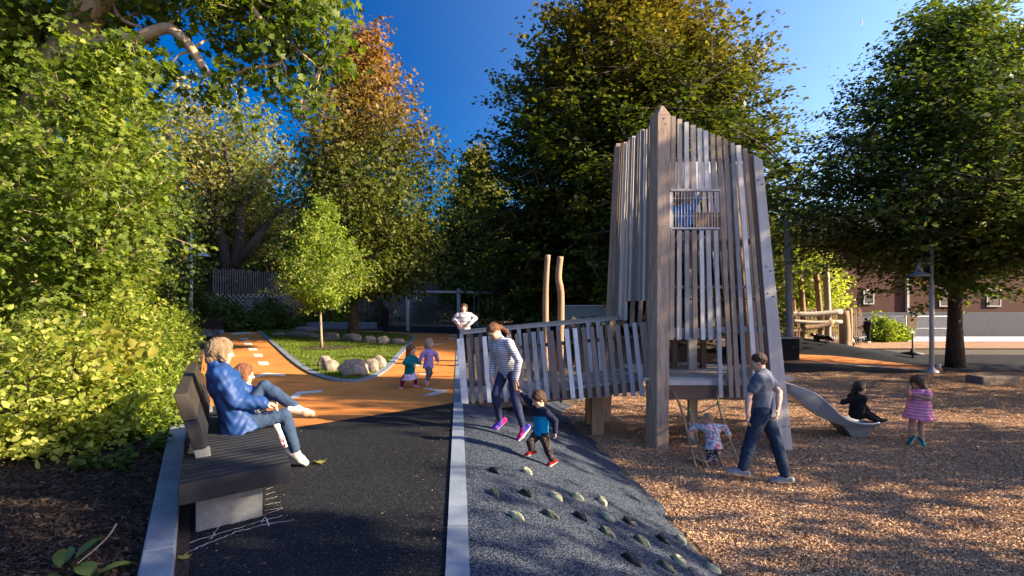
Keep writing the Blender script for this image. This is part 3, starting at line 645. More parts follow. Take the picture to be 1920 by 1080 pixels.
# ================================================================ rope net
RN = thing('rope_net', 'pale rope climbing net hanging from the tower deck down to the wood chips', 'climbing net', (3.0,7.8,CHIP))
def rD(py): return 8.60+(7.62-8.60)*(py-733)/(881-733)
def rope(P, r=.011):
    Q = [Vector((p[0],p[1],0)) for p in P]; return [at(x,y,rD(y)) for x,y in [(q.x,q.y) for q in [v.to_3d() for v in resamp([Vector((p[0],p[1])) for p in P], 14)]]], r
MAIN = [[(1261,733),(1274,758),(1283,790),(1298,850),(1306,881)], [(1293,770),(1300,797),(1307,830),(1320,862),(1328,879)], [(1338,838),(1345,848),(1356,877)], [(1344,733),(1347,755),(1356,790),(1366,820),(1387,871)]]
CROSS = [[(1274,758),(1294,770),(1312,773),(1333,764),(1346,755)], [(1281,788),(1298,799),(1330,803),(1358,795)], [(1292,822),(1314,836),(1345,840),(1369,828)], [(1300,855),(1322,866),(1345,858),(1378,852)]]
for P in MAIN:
    q, r = rope(P); MB().tube(q, .017, 7).build('vertical_rope', m_rope, RN, smooth=True)
for P in CROSS:
    q, r = rope(P); MB().tube(q, .013, 7).build('cross_rope', m_rope, RN, smooth=True)
m_clamp = M('yellow_clamp',(.35,.33,.05),(.25,.25,.05),10)
for p in [(1274,758),(1293,770),(1346,756)]:
    q = at(*p, rD(p[1])); MB().tube([q+Vector((0,0,-.03)),q+Vector((0,0,.03))], [.022,.022], 7).build('clamp', m_clamp, RN)
# ================================================================ posts, swings, lamps, fences
def logpost(name, pts, r0, r1, mat, label, group=None, cat='timber post'):
    mb = MB(); n_ = len(pts); Q = resamp3(pts, 14); rr = random.Random(int(pts[0][0]*100)); mb.tube(Q, [(r0+(r1-r0)*i/13)*(1+rr.uniform(-.04,.04)) for i in range(14)], 12)
    return tag(mb.build(name, mat, smooth=True), label, cat, group)
def resamp3(P, n=14):
    P = [Vector(p) for p in P]; out = []
    for k in range(n):
        t = k/(n-1)*(len(P)-1); i = min(int(t), len(P)-2); u = t-i; p0, p1, p2, p3 = P[max(i-1,0)], P[i], P[i+1], P[min(i+2,len(P)-1)]
        out.append(.5*((2*p1)+(-p0+p2)*u+(2*p0-5*p1+4*p2-p3)*u*u+(-p0+3*p1-3*p2+p3)*u**3))
    return out
def low_(p, z=-.1): return Vector((p.x, p.y, z))
p = at(1027,478,15); logpost('log_post', [low_(at(1024,605,15),-.2), at(1023,560,15), p], .10, .075, m_log, 'left of two tall debarked log posts standing behind the ramp', 'tall log posts behind the ramp')
p = at(1051,481,15); logpost('log_post', [low_(at(1049,605,15),-.2), at(1052,560,15), at(1047,520,15), p], .10, .085, m_log, 'right of two tall debarked log posts standing behind the ramp', 'tall log posts behind the ramp')
logpost('timber_pole', [low_(at(1481,640,22),CHIP), at(1480,560,22), at(1475,414,22)], .17, .12, m_greylog, 'tallest grey timber pole right of the tower against the trees', 'timber poles right of the tower')
CS = thing('log_climber', 'climbing frame of rough brown logs on posts beyond the dark hill', 'climbing frame', (14,27,CHIP))
for x0,y0,x1,y1,r_ in [(1507,650,1500,515,.13),(1540,650,1530,512,.14),(1552,650,1548,500,.15),(1583,650,1581,583,.26),(1591,648,1592,578,.14),(1489,645,1487,560,.10)]:
    a = at(x0,y0,27); b = at(x1,y1,27); a.z = CHIP-.1; MB().tube(resamp3([a,(a+b)/2+Vector((.06,0,0)),b],8), [r_]*8, 10).build('post', m_log if x0 != 1552 else m_greylog, CS, smooth=True)
for x0,y0,x1,y1,r_,m in [(1470,588,1578,584,.14,m_greylog),(1470,600,1578,603,.10,m_greylog),(1504,615,1562,603,.14,m_log),(1470,622,1520,612,.10,m_log),(1470,635,1540,640,.1,m_log)]:
    a = at(x0,y0,26.7); b = at(x1,y1,26.7); MB().tube(resamp3([a,(a+b)/2+Vector((0,0,-.08)),b],8), [r_*.9]*8, 10).build('crossbar', m, CS, smooth=True)
mb = MB(); mb.tube(resamp3([at(1478,585,26.4),at(1490,592,26.4),at(1500,583,26.4)]), .03, 6); mb.build('rope', m_rope, CS)
RD = MB(); RD.box(10.2,11.6,21.5,24.5,CHIP-.05,.24); o = RD.build('raised_deck', m_dkrub, bevel=.02); tag(o, 'low raised deck with dark sides behind the leaning tower plank', 'deck')
mb = MB(); mb.box(10.1,11.72,21.4,24.6,.245,.30); q = mb.build('deck_top', m_greylog, o, bevel=.01)
# swing set
SW = thing('swing_set', 'steel swing frame with grey posts and hanging swings in front of the fence', 'swing set', at(853,620,32)*1)
Dsw = 32
def vpole(px, top, D, r, nm, m, par, base_=0, lean=0):
    a = at(px,top,D); return MB().tube([(a.x+lean,a.y,base_-.1),(a.x,a.y,a.z)], r, 10).build(nm, m, par, smooth=True)
vpole(764.5,539,31.5,.11,'post',m_galv,SW); vpole(860,541,33,.12,'post',m_galv,SW); vpole(943,545,33,.08,'post',m_galv,SW)
MB().tube([at(764,547,31.6),at(860,548,32.4),at(943,549,33)], .075, 8).build('top_bar', m_galv, SW, smooth=True)
for x in (893, 919):
    mb = MB(); 
    for dx in (-3.5,3.5): mb.tube([at(x+dx*(1.2),549,32.7),at(x+dx,604,32.7)], .018, 6)
    mb.build('chain', m_galv, SW)
    a = at(x,606,32.7); MB().box(a.x-.22,a.x+.22,a.y-.1,a.y+.1,a.z,a.z+.05).build('swing_seat', m_dkmetal, SW)
# lamps
def lamp(px, D, ytop, zb, side, label, r=.07, arm=.75):
    c = at(px, ytop, D); t = thing('street_lamp', label, 'street lamp', (c.x,c.y,zb), 0, 'park lamps with bell shades')
    MB().tube([(c.x,c.y,zb),(c.x,c.y,zb+(c.z-zb)*.72),(c.x,c.y,zb+(c.z-zb)*.725),(c.x,c.y,c.z)], [r,r*.95,r*.75,r*.7], 14).build('pole', m_galv, t, smooth=True)
    mb = MB(); mb.lathe([(r*3.1,0),(r*3.1,.03),(r*2.6,.10),(r*1.3,.14),(r*1.2,.2)], (c.x,c.y,zb), 18); mb.build('base_cover', m_galv, t, smooth=True)
    za = c.z-(c.z-zb)*.135; hx = c.x+side*arm
    MB().tube([(c.x,c.y,za),(hx,c.y,za+.01)], .03, 8).build('arm', m_galv, t, smooth=True)
    mb = MB(); mb.lathe([(.33,-.42),(.32,-.40),(.22,-.33),(.13,-.28),(.10,-.20),(.09,-.08),(.045,-.04),(.035,.05),(.015,.06)], (hx,c.y,za), 22); mb.build('lamp_shade', m_galv, t, smooth=True)
    return t
lamp(358.5,25.5,438,0,1,'slim grey lamp post with a bell shade at the left above the shrubs', .075, .58)
t = lamp(1747,17.8,462,CHIP,-1,'tall grey lamp post with a bell shade at the right edge of the wood chips', .072, .42)
c = at(1760,690,17.8); MB().tube([(c.x,c.y,c.z),(c.x,c.y,c.z+.14)], .07, 10).build('junction_box', m_galv, t)
lamp(843.5,42,515,0,1,'distant thin lamp post standing behind the swings', .08, .55)
# picket fence
def picket_fence(P, n_, zb, h0, h1, label):
    t = thing('picket_fence', label, 'fence', (P[0].x,P[0].y,0)); mb = MB()
    L_ = P[1]-P[0]; wd = L_.normalized()
    for i in range(n_):
        p = P[0]+L_*(i+.5)/n_; h = h0+(h1-h0)*i/n_+.05*math.sin(i*1.7)
        mb.board((p.x,p.y,zb),(p.x,p.y,h), .045, .03, wd)
    mb.build('pickets', m_picket, t)
    mb = MB()
    for z in (.35,.5,.85):
        a = P[0].copy(); b = P[1].copy(); a.z = zb+(h0-zb)*z; b.z = zb+(h1-zb)*z; a.y += .05; b.y += .05; mb.board(a,b,.05,.04,(0,0,1))
    mb.build('rails', m_dkmetal, t); return t
picket_fence([Vector((-17.2,30.6,0)),Vector((-8.2,38.5,0))], 95, .2, 3.65, 3.3, 'tall dark steel picket fence behind the planting at the left')
picket_fence([Vector((-8.1,38.6,0)),Vector((2.6,45,0))], 105, .0, 3.3, 3.0, 'tall dark steel picket fence running behind the swings')
o = MB().box(-19.5,-8.6,33.6,34.0,0,.42).build('low_wall', m_gran, bevel=.02); tag(o, 'low grey stone wall beyond the far end of the orange track', 'wall')
# lattice behind fence
def lattice(a, b, z0, z1, mat, label):
    mb = MB(); L_ = (b-a); n_ = int(L_.length/.28); h = z1-z0; d = L_.normalized()
    for s in (1,-1):
        for i in range(-6, n_+6):
            p = a+d*(i*.28); q = p+d*(h*s)
            p = Vector((p.x,p.y,z0)); q = Vector((q.x,q.y,z1)); 
            mb.board(p,q,.06,.015,d)
    o = mb.build('lattice_panel', mat); return tag(o, label, 'lattice')
lattice(Vector((-16.0,33.0,0)), Vector((-10.4,38.0,0)), 1.0, 2.2, m_posth, 'sunlit pale lattice panel behind the left part of the fence')
lattice(Vector((-7.6,40.5,0)), Vector((-5.2,42.0,0)), .6, 2.2, m_posth, 'sunlit pale lattice panel behind the dark figure by the swings')
# chain-link fence with green screen behind ramp
def linkfence(px0, px1, D0, D1, y0, y1, label, mat, mids=(), zb=0):
    A = at(px0,y0,D0); B = at(px1,y0,D1); A2 = at(px0,y1,D0); B2 = at(px1,y1,D1)
    t = thing('chain_link_fence', label, 'fence', (A.x,A.y,zb))
    mb = MB(); L_ = B-A; n_ = max(2, int(L_.length/2.4)+1)
    for i in range(n_):
        s = i/(n_-1); p = A.lerp(B,s); q = A2.lerp(B2,s); mb.tube([(p.x,p.y,q.z-.3),(p.x,p.y,p.z+.05)], .035, 8)
    mb.build('posts', m_galv, t, smooth=True)
    mb = MB(); mb.tube([A,B], .025, 6)
    for s in mids: mb.tube([A.lerp(A2,s),B.lerp(B2,s)], .02, 6)
    mb.build('rails', m_galv, t, smooth=True)
    if mat: 
        off = Vector((0,.06,0)); MB().prism([A2+off,B2+off,B2+off*1.3,A2+off*1.3],[A+off,B+off,B+off*1.3,A+off*1.3]).build('screen', mat, t)
    wire = MB(); W_ = A.lerp(B,0); d = L_.normalized(); H_ = A.z-A2.z; pitch = .16
    k = -int(H_/pitch)
    for s in (1,-1):
        for i in range(-int(H_/pitch), int(L_.length/pitch)+int(H_/pitch)):
            x0 = i*pitch; x1 = x0+H_*s
            def pt(x, f): 
                c = min(max(x,0),L_.length); return c
            # clip to panel
            t0, t1 = 0.0, 1.0
            if x1 != x0:
                lo, hi = sorted(((0-x0)/(x1-x0), (L_.length-x0)/(x1-x0))); t0 = max(t0,lo); t1 = min(t1,hi)
            if t1-t0 < .02: continue
            f0 = A+d*(x0+(x1-x0)*t0); f1 = A+d*(x0+(x1-x0)*t1); zA = A.z-H_+H_*t0; zB = A.z-H_+H_*t1
            wire.board((f0.x,f0.y-.02,zA),(f1.x,f1.y-.02,zB),.009,.006,d)
    wire.build('mesh_wire', m_galv, t); return t
linkfence(1057,1150,24,24,573,606,'chain-link fence with a green screen seen between log posts and tower',m_mesh)
linkfence(1597,1800,33,33,593,640,'chain-link fence along the bright pavement in front of the brick house',None,(.48,),CHIP)
# wooden pickets behind the log climber
t = thing('wooden_fence', 'weathered wooden picket fence behind the log climber', 'fence', (16,30.5,CHIP)); mb = MB()
for i in range(34):
    x = 15.6+i*.13; mb.board((x,30.4,CHIP),(x+.02*math.sin(i*3),30.4,1.35+.06*math.sin(i*2.2)),.06,.03,(1,0,0))
mb.build('pickets', m_log, t); MB().box(15.5,20.0,30.43,30.48,.2,.3).build('rail', m_log, t); MB().box(15.5,20.0,30.43,30.48,.95,1.05).build('rail', m_log, t)
# retaining wall, house
o = MB().box(21.5,60,36.6,37.0,CHIP-.1,.98).build('board_wall', M('grey_boards',(.075,.085,.095),(.06,.065,.075),3,stretch=(4,1,.4)), bevel=.02); tag(o, 'long grey boarded wall below the brick house', 'wall')
HS = thing('brick_house', 'dark red brick house with white-framed windows behind the grey wall', 'house', (36,50,0))
MB().box(25.5,60,45,55,-.5,7.5).build('wall', m_brick, HS)
def window(x0,x1,z0,z1,y=44.9,par=HS):
    f = MB(); b=.09; f.box(x0,x1,y,y+.09,z0,z0+b); f.box(x0,x1,y,y+.09,z1-b,z1); f.box(x0,x0+b,y,y+.09,z0+b,z1-b); f.box(x1-b,x1,y,y+.09,z0+b,z1-b)
    f = f.build('window_frame', m_white, par); MB().box(x0+b,x1-b,y+.04,y+.08,z0+b,z1-b).build('pane', m_glass, f)
window(29.6,30.5,1.5,2.75); window(36.0,37.4,1.3,2.9); window(31.6,32.5,4.4,5.8); window(40,41.2,1.3,2.9)
MB().box(33.2,33.38,44.8,44.96,.8,7.4).build('downpipe', m_white, HS)
mb = MB(); mb.prism([(25,44.5,7.5),(61,44.5,7.5),(61,56,7.5),(25,56,7.5)],[(26,50,10.5),(60,50,10.5),(60,50.2,10.5),(26,50.2,10.5)]); mb.build('roof', m_dkmetal, HS)
H2 = thing('brick_house', 'orange brick house glimpsed between the branches behind the left fence', 'house', (-26,58,0))
m_brick2 = brickmat('orange_brick', (.42,.17,.10), (.36,.14,.085), (.3,.25,.2), 4)
MB().box(-33,-22,54,62,0,8.6).build('wall', m_brick2, H2)
mb = MB(); mb.prism([(-33.5,53.5,8.6),(-21.5,53.5,8.6),(-21.5,62.5,8.6),(-33.5,62.5,8.6)],[(-33,58,12),(-22,58,12),(-22,58.2,12),(-33,58.2,12)]); mb.build('roof', m_dkmetal, H2)
window(-29,-27.6,5,6.8,53.9,H2); window(-25.4,-24,1.5,3.5,53.9,H2)
# spring rocker by the lamp
c = gp(1711,671,CHIP); c = Vector((c.x,c.y,CHIP)); SP = thing('spinner', 'small metal standing spinner with a thin pole in the yard left of the right lamp', 'spinner', c)
MB().tube([c,c+Vector((0,0,1.05))], .035, 10).build('pole', m_dkmetal, SP, smooth=True)
mb = MB(); mb.lathe([(.1,0),(.42,.05),(.44,.08),(.1,.14),(.04,.3)], c+Vector((0,0,.12)), 20); mb.build('foot_plate', m_dkmetal, SP, smooth=True)
MB().tube([c+Vector((-.12,0,1.05)),c+Vector((.12,0,1.05))], .03, 6).build('handle', m_galv, SP)
SG = thing('park_sign', 'small brown sign on a thin post in front of the boarded wall', 'sign', (23.8,32.2,CHIP))
q = at(1709,610,32.2); MB().tube([(q.x,q.y,CHIP-.1),(q.x,q.y,q.z)], .03, 8).build('post', m_galv, SG); MB().box(q.x-.28,q.x+.28,q.y-.05,q.y-.03,q.z-.2,q.z+.55).build('panel', m_beam, SG)
# granite block at far right
o = MB().box(13.5,14.6,15.3,15.9,CHIP-.05,-.42).build('stone_block', m_rock, bevel=.04); tag(o, 'dark granite seat block at the right edge beyond the girl in pink', 'stone block')
# ================================================================ people
def nz(v): v = Vector(v); return v.normalized()
def sdf_mesh(prims, h, wob=0, wfreq=9, seed=0, hem=None):
    """continuous surface from smooth-blended tapered limbs and ellipsoids (surface nets on a distance grid)"""
    pts = []
    for p in prims:
        if p[0] == 'c': pts += [Vector(p[1])-Vector((1,1,1))*p[3]*p[7], Vector(p[1])+Vector((1,1,1))*p[3]*p[7], Vector(p[2])-Vector((1,1,1))*p[4]*p[7], Vector(p[2])+Vector((1,1,1))*p[4]*p[7]]
        elif p[0] == 'e': r = max(p[2]); pts += [Vector(p[1])-Vector((r,r,r)), Vector(p[1])+Vector((r,r,r))]
    A = np.array(pts); lo = A.min(0)-3*h; hi = A.max(0)+3*h
    n = np.ceil((hi-lo)/h).astype(int)+1; Fd = np.full(n, .5, dtype=np.float32)
    ax = [lo[i]+h*np.arange(n[i]) for i in range(3)]
    for p in prims:
        k = p[5] if p[0] == 'c' else (p[4] if p[0] == 'e' else .01)
        if p[0] == 'c':
            a, b = np.array(p[1]), np.array(p[2]); r = max(p[3],p[4])*p[7]; l = np.minimum(a,b)-r-k-2*h; u = np.maximum(a,b)+r+k+2*h
        elif p[0] in ('e','s'):
            r = max(p[2]); c = np.array(p[1]); l = c-r-k-2*h; u = c+r+k+2*h
        else: l, u = lo, hi
        i0 = np.clip(((l-lo)/h).astype(int), 0, n-1); i1 = np.clip(((u-lo)/h).astype(int)+2, 1, n)
        sl = tuple(slice(i0[i], i1[i]) for i in range(3)); X, Y, Z = np.meshgrid(*[ax[i][sl[i]] for i in range(3)], indexing='ij')
        if p[0] == 'c':
            a, b = np.array(p[1]), np.array(p[2]); d = b-a; px, py, pz = X-a[0], Y-a[1], Z-a[2]; fl = p[6]; s = p[7]
            ra, rb = p[3], p[4]
            if fl is not None:
                w = np.array(fl); q = px*w[0]+py*w[1]+pz*w[2]; q2 = q*(1/s-1); px = px+w[0]*q2; py = py+w[1]*q2; pz = pz+w[2]*q2
                dq = d.dot(w); d = d+w*dq*(1/s-1)
            t = np.clip((px*d[0]+py*d[1]+pz*d[2])/max(d.dot(d),1e-9), 0, 1)
            f = np.sqrt((px-d[0]*t)**2+(py-d[1]*t)**2+(pz-d[2]*t)**2)-(ra+(rb-ra)*t)
        elif p[0] in ('e','s'):
            c = p[1]; Rr = p[2]; ax3 = p[3]; px, py, pz = X-c[0], Y-c[1], Z-c[2]
            q = [(px*v[0]+py*v[1]+pz*v[2])/r_ for v, r_ in zip(ax3, Rr)]
            f = (np.sqrt(q[0]**2+q[1]**2+q[2]**2)-1)*min(Rr)
        elif p[0] == 'p':
            c, v = p[1], p[2]; f = (X-c[0])*v[0]+(Y-c[1])*v[1]+(Z-c[2])*v[2]
        G = Fd[sl]
        if p[0] == 's': Fd[sl] = np.maximum(G, -f)
        elif p[0] == 'p': Fd[sl] = np.maximum(G, f)
        else:
            hh = np.clip(.5+.5*(G-f)/k, 0, 1); Fd[sl] = G*(1-hh)+f*hh-k*hh*(1-hh)
    if wob:
        X, Y, Z = np.meshgrid(*ax, indexing='ij', sparse=True); q = wfreq; s = seed
        Fd = Fd+wob*(np.sin(q*X*1.3+3*np.sin(q*.5*Z+s)+s)*np.sin(q*Y*1.1+2*np.sin(q*.6*X)+1.3*s)+.6*np.sin(q*2.3*Z+2*np.sin(q*X+s)+s)*np.sin(q*1.9*(X+Y)+s)).astype(np.float32)
    Sg = Fd < 0; cx = n-1
    c8 = [(i,j,k) for i in (0,1) for j in (0,1) for k in (0,1)]
    sub = lambda Aa,c: Aa[c[0]:c[0]+cx[0], c[1]:c[1]+cx[1], c[2]:c[2]+cx[2]]
    cnt = sum(sub(Sg,c).astype(np.int8) for c in c8); mix = (cnt > 0) & (cnt < 8)
    idx = np.argwhere(mix); vid = np.full(cx, -1, dtype=np.int32); vid[mix] = np.arange(len(idx))
    acc = np.zeros((len(idx),3)); num = np.zeros(len(idx))
    for a_ in c8:
        for ax_ in range(3):
            if a_[ax_] == 1: continue
            b_ = list(a_); b_[ax_] = 1; fa = Fd[idx[:,0]+a_[0], idx[:,1]+a_[1], idx[:,2]+a_[2]]; fb = Fd[idx[:,0]+b_[0], idx[:,1]+b_[1], idx[:,2]+b_[2]]
            m = (fa < 0) != (fb < 0); t = np.where(m, fa/np.where(m, fa-fb, 1), 0)
            for q in range(3): acc[:,q] += m*(a_[q]+(t if q == ax_ else 0))
            num += m
    V = lo+(idx+acc/num[:,None])*h; Fs = []
    for ax_ in range(3):
        o1, o2 = [(1,2),(2,0),(0,1)][ax_]
        s1 = [slice(None)]*3; s2 = [slice(None)]*3; s1[ax_] = slice(0,-1); s2[ax_] = slice(1,None)
        e = np.argwhere(Sg[tuple(s1)] != Sg[tuple(s2)])
        e = e[(e[:,o1] > 0) & (e[:,o2] > 0) & (e[:,o1] < cx[o1]) & (e[:,o2] < cx[o2])]
        ins = Sg[e[:,0],e[:,1],e[:,2]]
        def g(d1,d2): q = e.copy(); q[:,o1] -= d1; q[:,o2] -= d2; return vid[q[:,0],q[:,1],q[:,2]]
        Q = np.stack([g(1,1),g(0,1),g(0,0),g(1,0)],1); Q[~ins] = Q[~ins][:,::-1]; Fs.append(Q)
    Fq = np.concatenate(Fs); Fq = Fq[(Fq >= 0).all(1)]
    return V, Fq
def cone(a, b, ra, rb, k=.02, flat=None, s=1.0): return ('c', tuple(a), tuple(b), ra, rb, k, tuple(flat) if flat is not None else None, s)
def ell(c, r, axes, k=.02): return ('e', tuple(c), r, [tuple(a) for a in axes], k)
def cutp(c, n): return ('p', tuple(c), tuple(n))
def solve(par, px, py, L, s):
    r = Vector(((px-960)/1000, 1, -(py-565)/1000)); o = Vector((0,0,HC))-par
    a = r.dot(r); b = 2*r.dot(o); c = o.dot(o)-L*L; disc = b*b-4*a*c
    if disc < 0 or s == 0:
        D = -b/(2*a); p = Vector((0,0,HC))+r*D
        return par+(p-par).normalized()*min(L, (p-par).length) if s == 0 else par+(p-par).normalized()*L
    return Vector((0,0,HC))+r*((-b+s*math.sqrt(disc))/(2*a))
# fabrics
def cloth(name, c1, c2=None, stripe=None, blotch=None, rough=.9, bump=.35, bs=22, soft=0):
    m, N, L = nodes(name); v = coords(N, L)
    r = ramp(N, [(.3, c1), (.7, tuple(x*.82 for x in c1))]); L.new(noise(N, L, v, 9), r.inputs[0]); col = r.outputs[0]
    if stripe:
        c, per, duty, axis = stripe
        sp = N.new('ShaderNodeSeparateXYZ'); L.new(v, sp.inputs[0]); f = N.new('ShaderNodeMath'); f.operation = 'MODULO'; f.inputs[1].default_value = per
        ad = N.new('ShaderNodeMath'); ad.inputs[1].default_value = 10.0; L.new(sp.outputs[axis], ad.inputs[0]); L.new(ad.outputs[0], f.inputs[0])
        g = N.new('ShaderNodeMath'); g.operation = 'LESS_THAN'; g.inputs[1].default_value = per*duty; L.new(f.outputs[0], g.inputs[0]); col = mixc(N, L, g.outputs[0], col, c)
    if blotch:
        cs, sc, amt = blotch
        vo = N.new('ShaderNodeTexVoronoi'); vo.inputs['Scale'].default_value = sc; L.new(v, vo.inputs[0]); s3 = N.new('ShaderNodeSeparateColor'); L.new(vo.outputs['Color'], s3.inputs[0])
        rr = ramp(N, [(i/len(cs), c) for i, c in enumerate(cs)], 'CONSTANT'); L.new(s3.outputs[0], rr.inputs[0]); rf = ramp(N, [(0,(0,0,0)),(1-amt,(1,1,1))], 'CONSTANT'); L.new(s3.outputs[1], rf.inputs[0])
        col = mixc(N, L, rf.outputs[0], col, rr.outputs[0])
    b = N.new('ShaderNodeBsdfPrincipled'); L.new(col, b.inputs['Base Color']); b.inputs['Roughness'].default_value = rough; b.inputs['Specular IOR Level'].default_value = .2+soft
    bp = N.new('ShaderNodeBump'); bp.inputs['Strength'].default_value = bump; bp.inputs['Distance'].default_value = .02; L.new(noise(N, L, v, bs, 3, .5, .5), bp.inputs['Height']); L.new(bp.outputs[0], b.inputs['Normal'])
    o = N.new('ShaderNodeOutputMaterial'); L.new(b.outputs[0], o.inputs[0]); return m
def skinmat(name, c):
    m = M(name, c, tuple(x*.9 for x in c), 14, rough=.55, bump=.05, spec=.35); b = [n for n in m.node_tree.nodes if n.type == 'BSDF_PRINCIPLED'][0]
    b.inputs['Subsurface Weight'].default_value = .08; b.inputs['Subsurface Radius'].default_value = (.02,.008,.004); return m
m_skin = skinmat('skin', (.60,.36,.25)); m_skin2 = skinmat('tan_skin', (.42,.235,.15))
m_lip = M('lips', (.42,.14,.11), rough=.5, bump=0); m_eye = M('eye_dark', (.10,.06,.045), rough=.3, bump=0); m_brow = M('brow', (.20,.12,.075), bump=0)
def hairmat(name, a, b): return M(name, a, b, 9, rough=.6, bump=1, bscale=30, stretch=(4,4,.7), spec=.35, bdist=.02)
h_blond = hairmat('dark_blond_hair', (.30,.205,.115), (.13,.085,.045)); h_auburn = hairmat('auburn_hair', (.17,.065,.028), (.08,.03,.014)); h_brown = hairmat('brown_hair', (.085,.042,.022), (.035,.018,.01))
h_black = hairmat('black_hair', (.012,.010,.010), (.025,.018,.015)); h_lblond = hairmat('fair_hair', (.50,.33,.19), (.36,.22,.12)); h_red = hairmat('reddish_brown_hair', (.24,.10,.045), (.11,.045,.02))
c_jean = cloth('blue_denim', (.035,.062,.115), (.02,.04,.08), bump=.5, bs=18); c_jean2 = cloth('dark_denim', (.02,.036,.065), bump=.5, bs=16)
c_jacket = cloth('royal_blue_jacket', (.008,.045,.17), bump=.6, bs=5, rough=.6, soft=.2)
c_white = cloth('white_cotton', (.62,.60,.58)); c_stripew = cloth('striped_knit', (.62,.59,.60), stripe=((.14,.15,.22), .030, .36, 2)); c_stripef = cloth('wide_striped_sweater', (.58,.56,.58), stripe=((.24,.25,.30), .11, .35, 2))
c_legg = cloth('navy_leggings', (.028,.035,.080), bump=.3); c_navy = cloth('navy_fleece', (.012,.017,.040)); c_turq = cloth('turquoise_fleece', (.0,.22,.42)); c_camo = cloth('dark_print_trousers', (.02,.018,.018), blotch=([(.05,.035,.03),(.03,.02,.02),(.08,.06,.05)], 40, .5))
c_tee = cloth('slate_blue_tshirt', (.11,.13,.175), bump=.4, bs=8); c_teal = cloth('teal_jacket', (.0,.145,.145), bump=.5, bs=12); c_lilac = cloth('lilac_top', (.42,.26,.52)); c_pinkw = cloth('pale_pink_skirt', (.62,.46,.55), blotch=([(.75,.72,.74),(.6,.4,.5)], 30, .4))
c_marn = cloth('maroon_tights', (.14,.008,.035)); c_grey = cloth('grey_leggings', (.11,.115,.13)); c_pink = cloth('pink_check_dress', (.66,.20,.36), stripe=((.74,.38,.50), .05, .35, 2), bump=.5, bs=9)
c_black = cloth('black_jacket', (.012,.013,.016), bump=.5, bs=10); c_dk = cloth('dark_plum_coat', (.02,.012,.022)); c_blue = cloth('bright_blue_shirt', (.03,.24,.62), blotch=([(.03,.35,.6),(.05,.2,.6)], 25, .4))
c_flor = cloth('floral_jacket', (.66,.62,.64), blotch=([(.08,.42,.42),(.62,.12,.22),(.20,.22,.42),(.66,.30,.35),(.1,.35,.45)], 34, .50)); c_dots = cloth('navy_white_print', (.02,.025,.07), blotch=([(.6,.6,.6),(.5,.52,.6)], 45, .3))
c_lj = cloth('light_denim', (.10,.15,.26))
s_wh = cloth('white_canvas', (.50,.47,.42)); s_grey = cloth('grey_trainer', (.26,.27,.29)); s_blue = cloth('blue_pink_trainer', (.05,.06,.42), blotch=([(.62,.02,.14),(.70,.02,.2)], 14, .55)); s_red = cloth('red_trainer', (.32,.01,.015)); s_pink = cloth('pink_shoe', (.52,.22,.24))
s_teal = cloth('teal_trainer', (.0,.14,.15)); s_print = cloth('printed_shoe', (.4,.4,.4), blotch=([(.03,.03,.03),(.5,.1,.12),(.6,.6,.6)], 60, .7)); s_boot = cloth('blue_boot', (.07,.14,.33)); s_blk = cloth('black_shoe', (.015,.015,.015)); m_sole = M('shoe_sole', (.62,.58,.52), bump=0)
m_gum = M('tan_rubber_sole', (.50,.30,.17), (.44,.26,.15), 20, bump=.4, bscale=60)
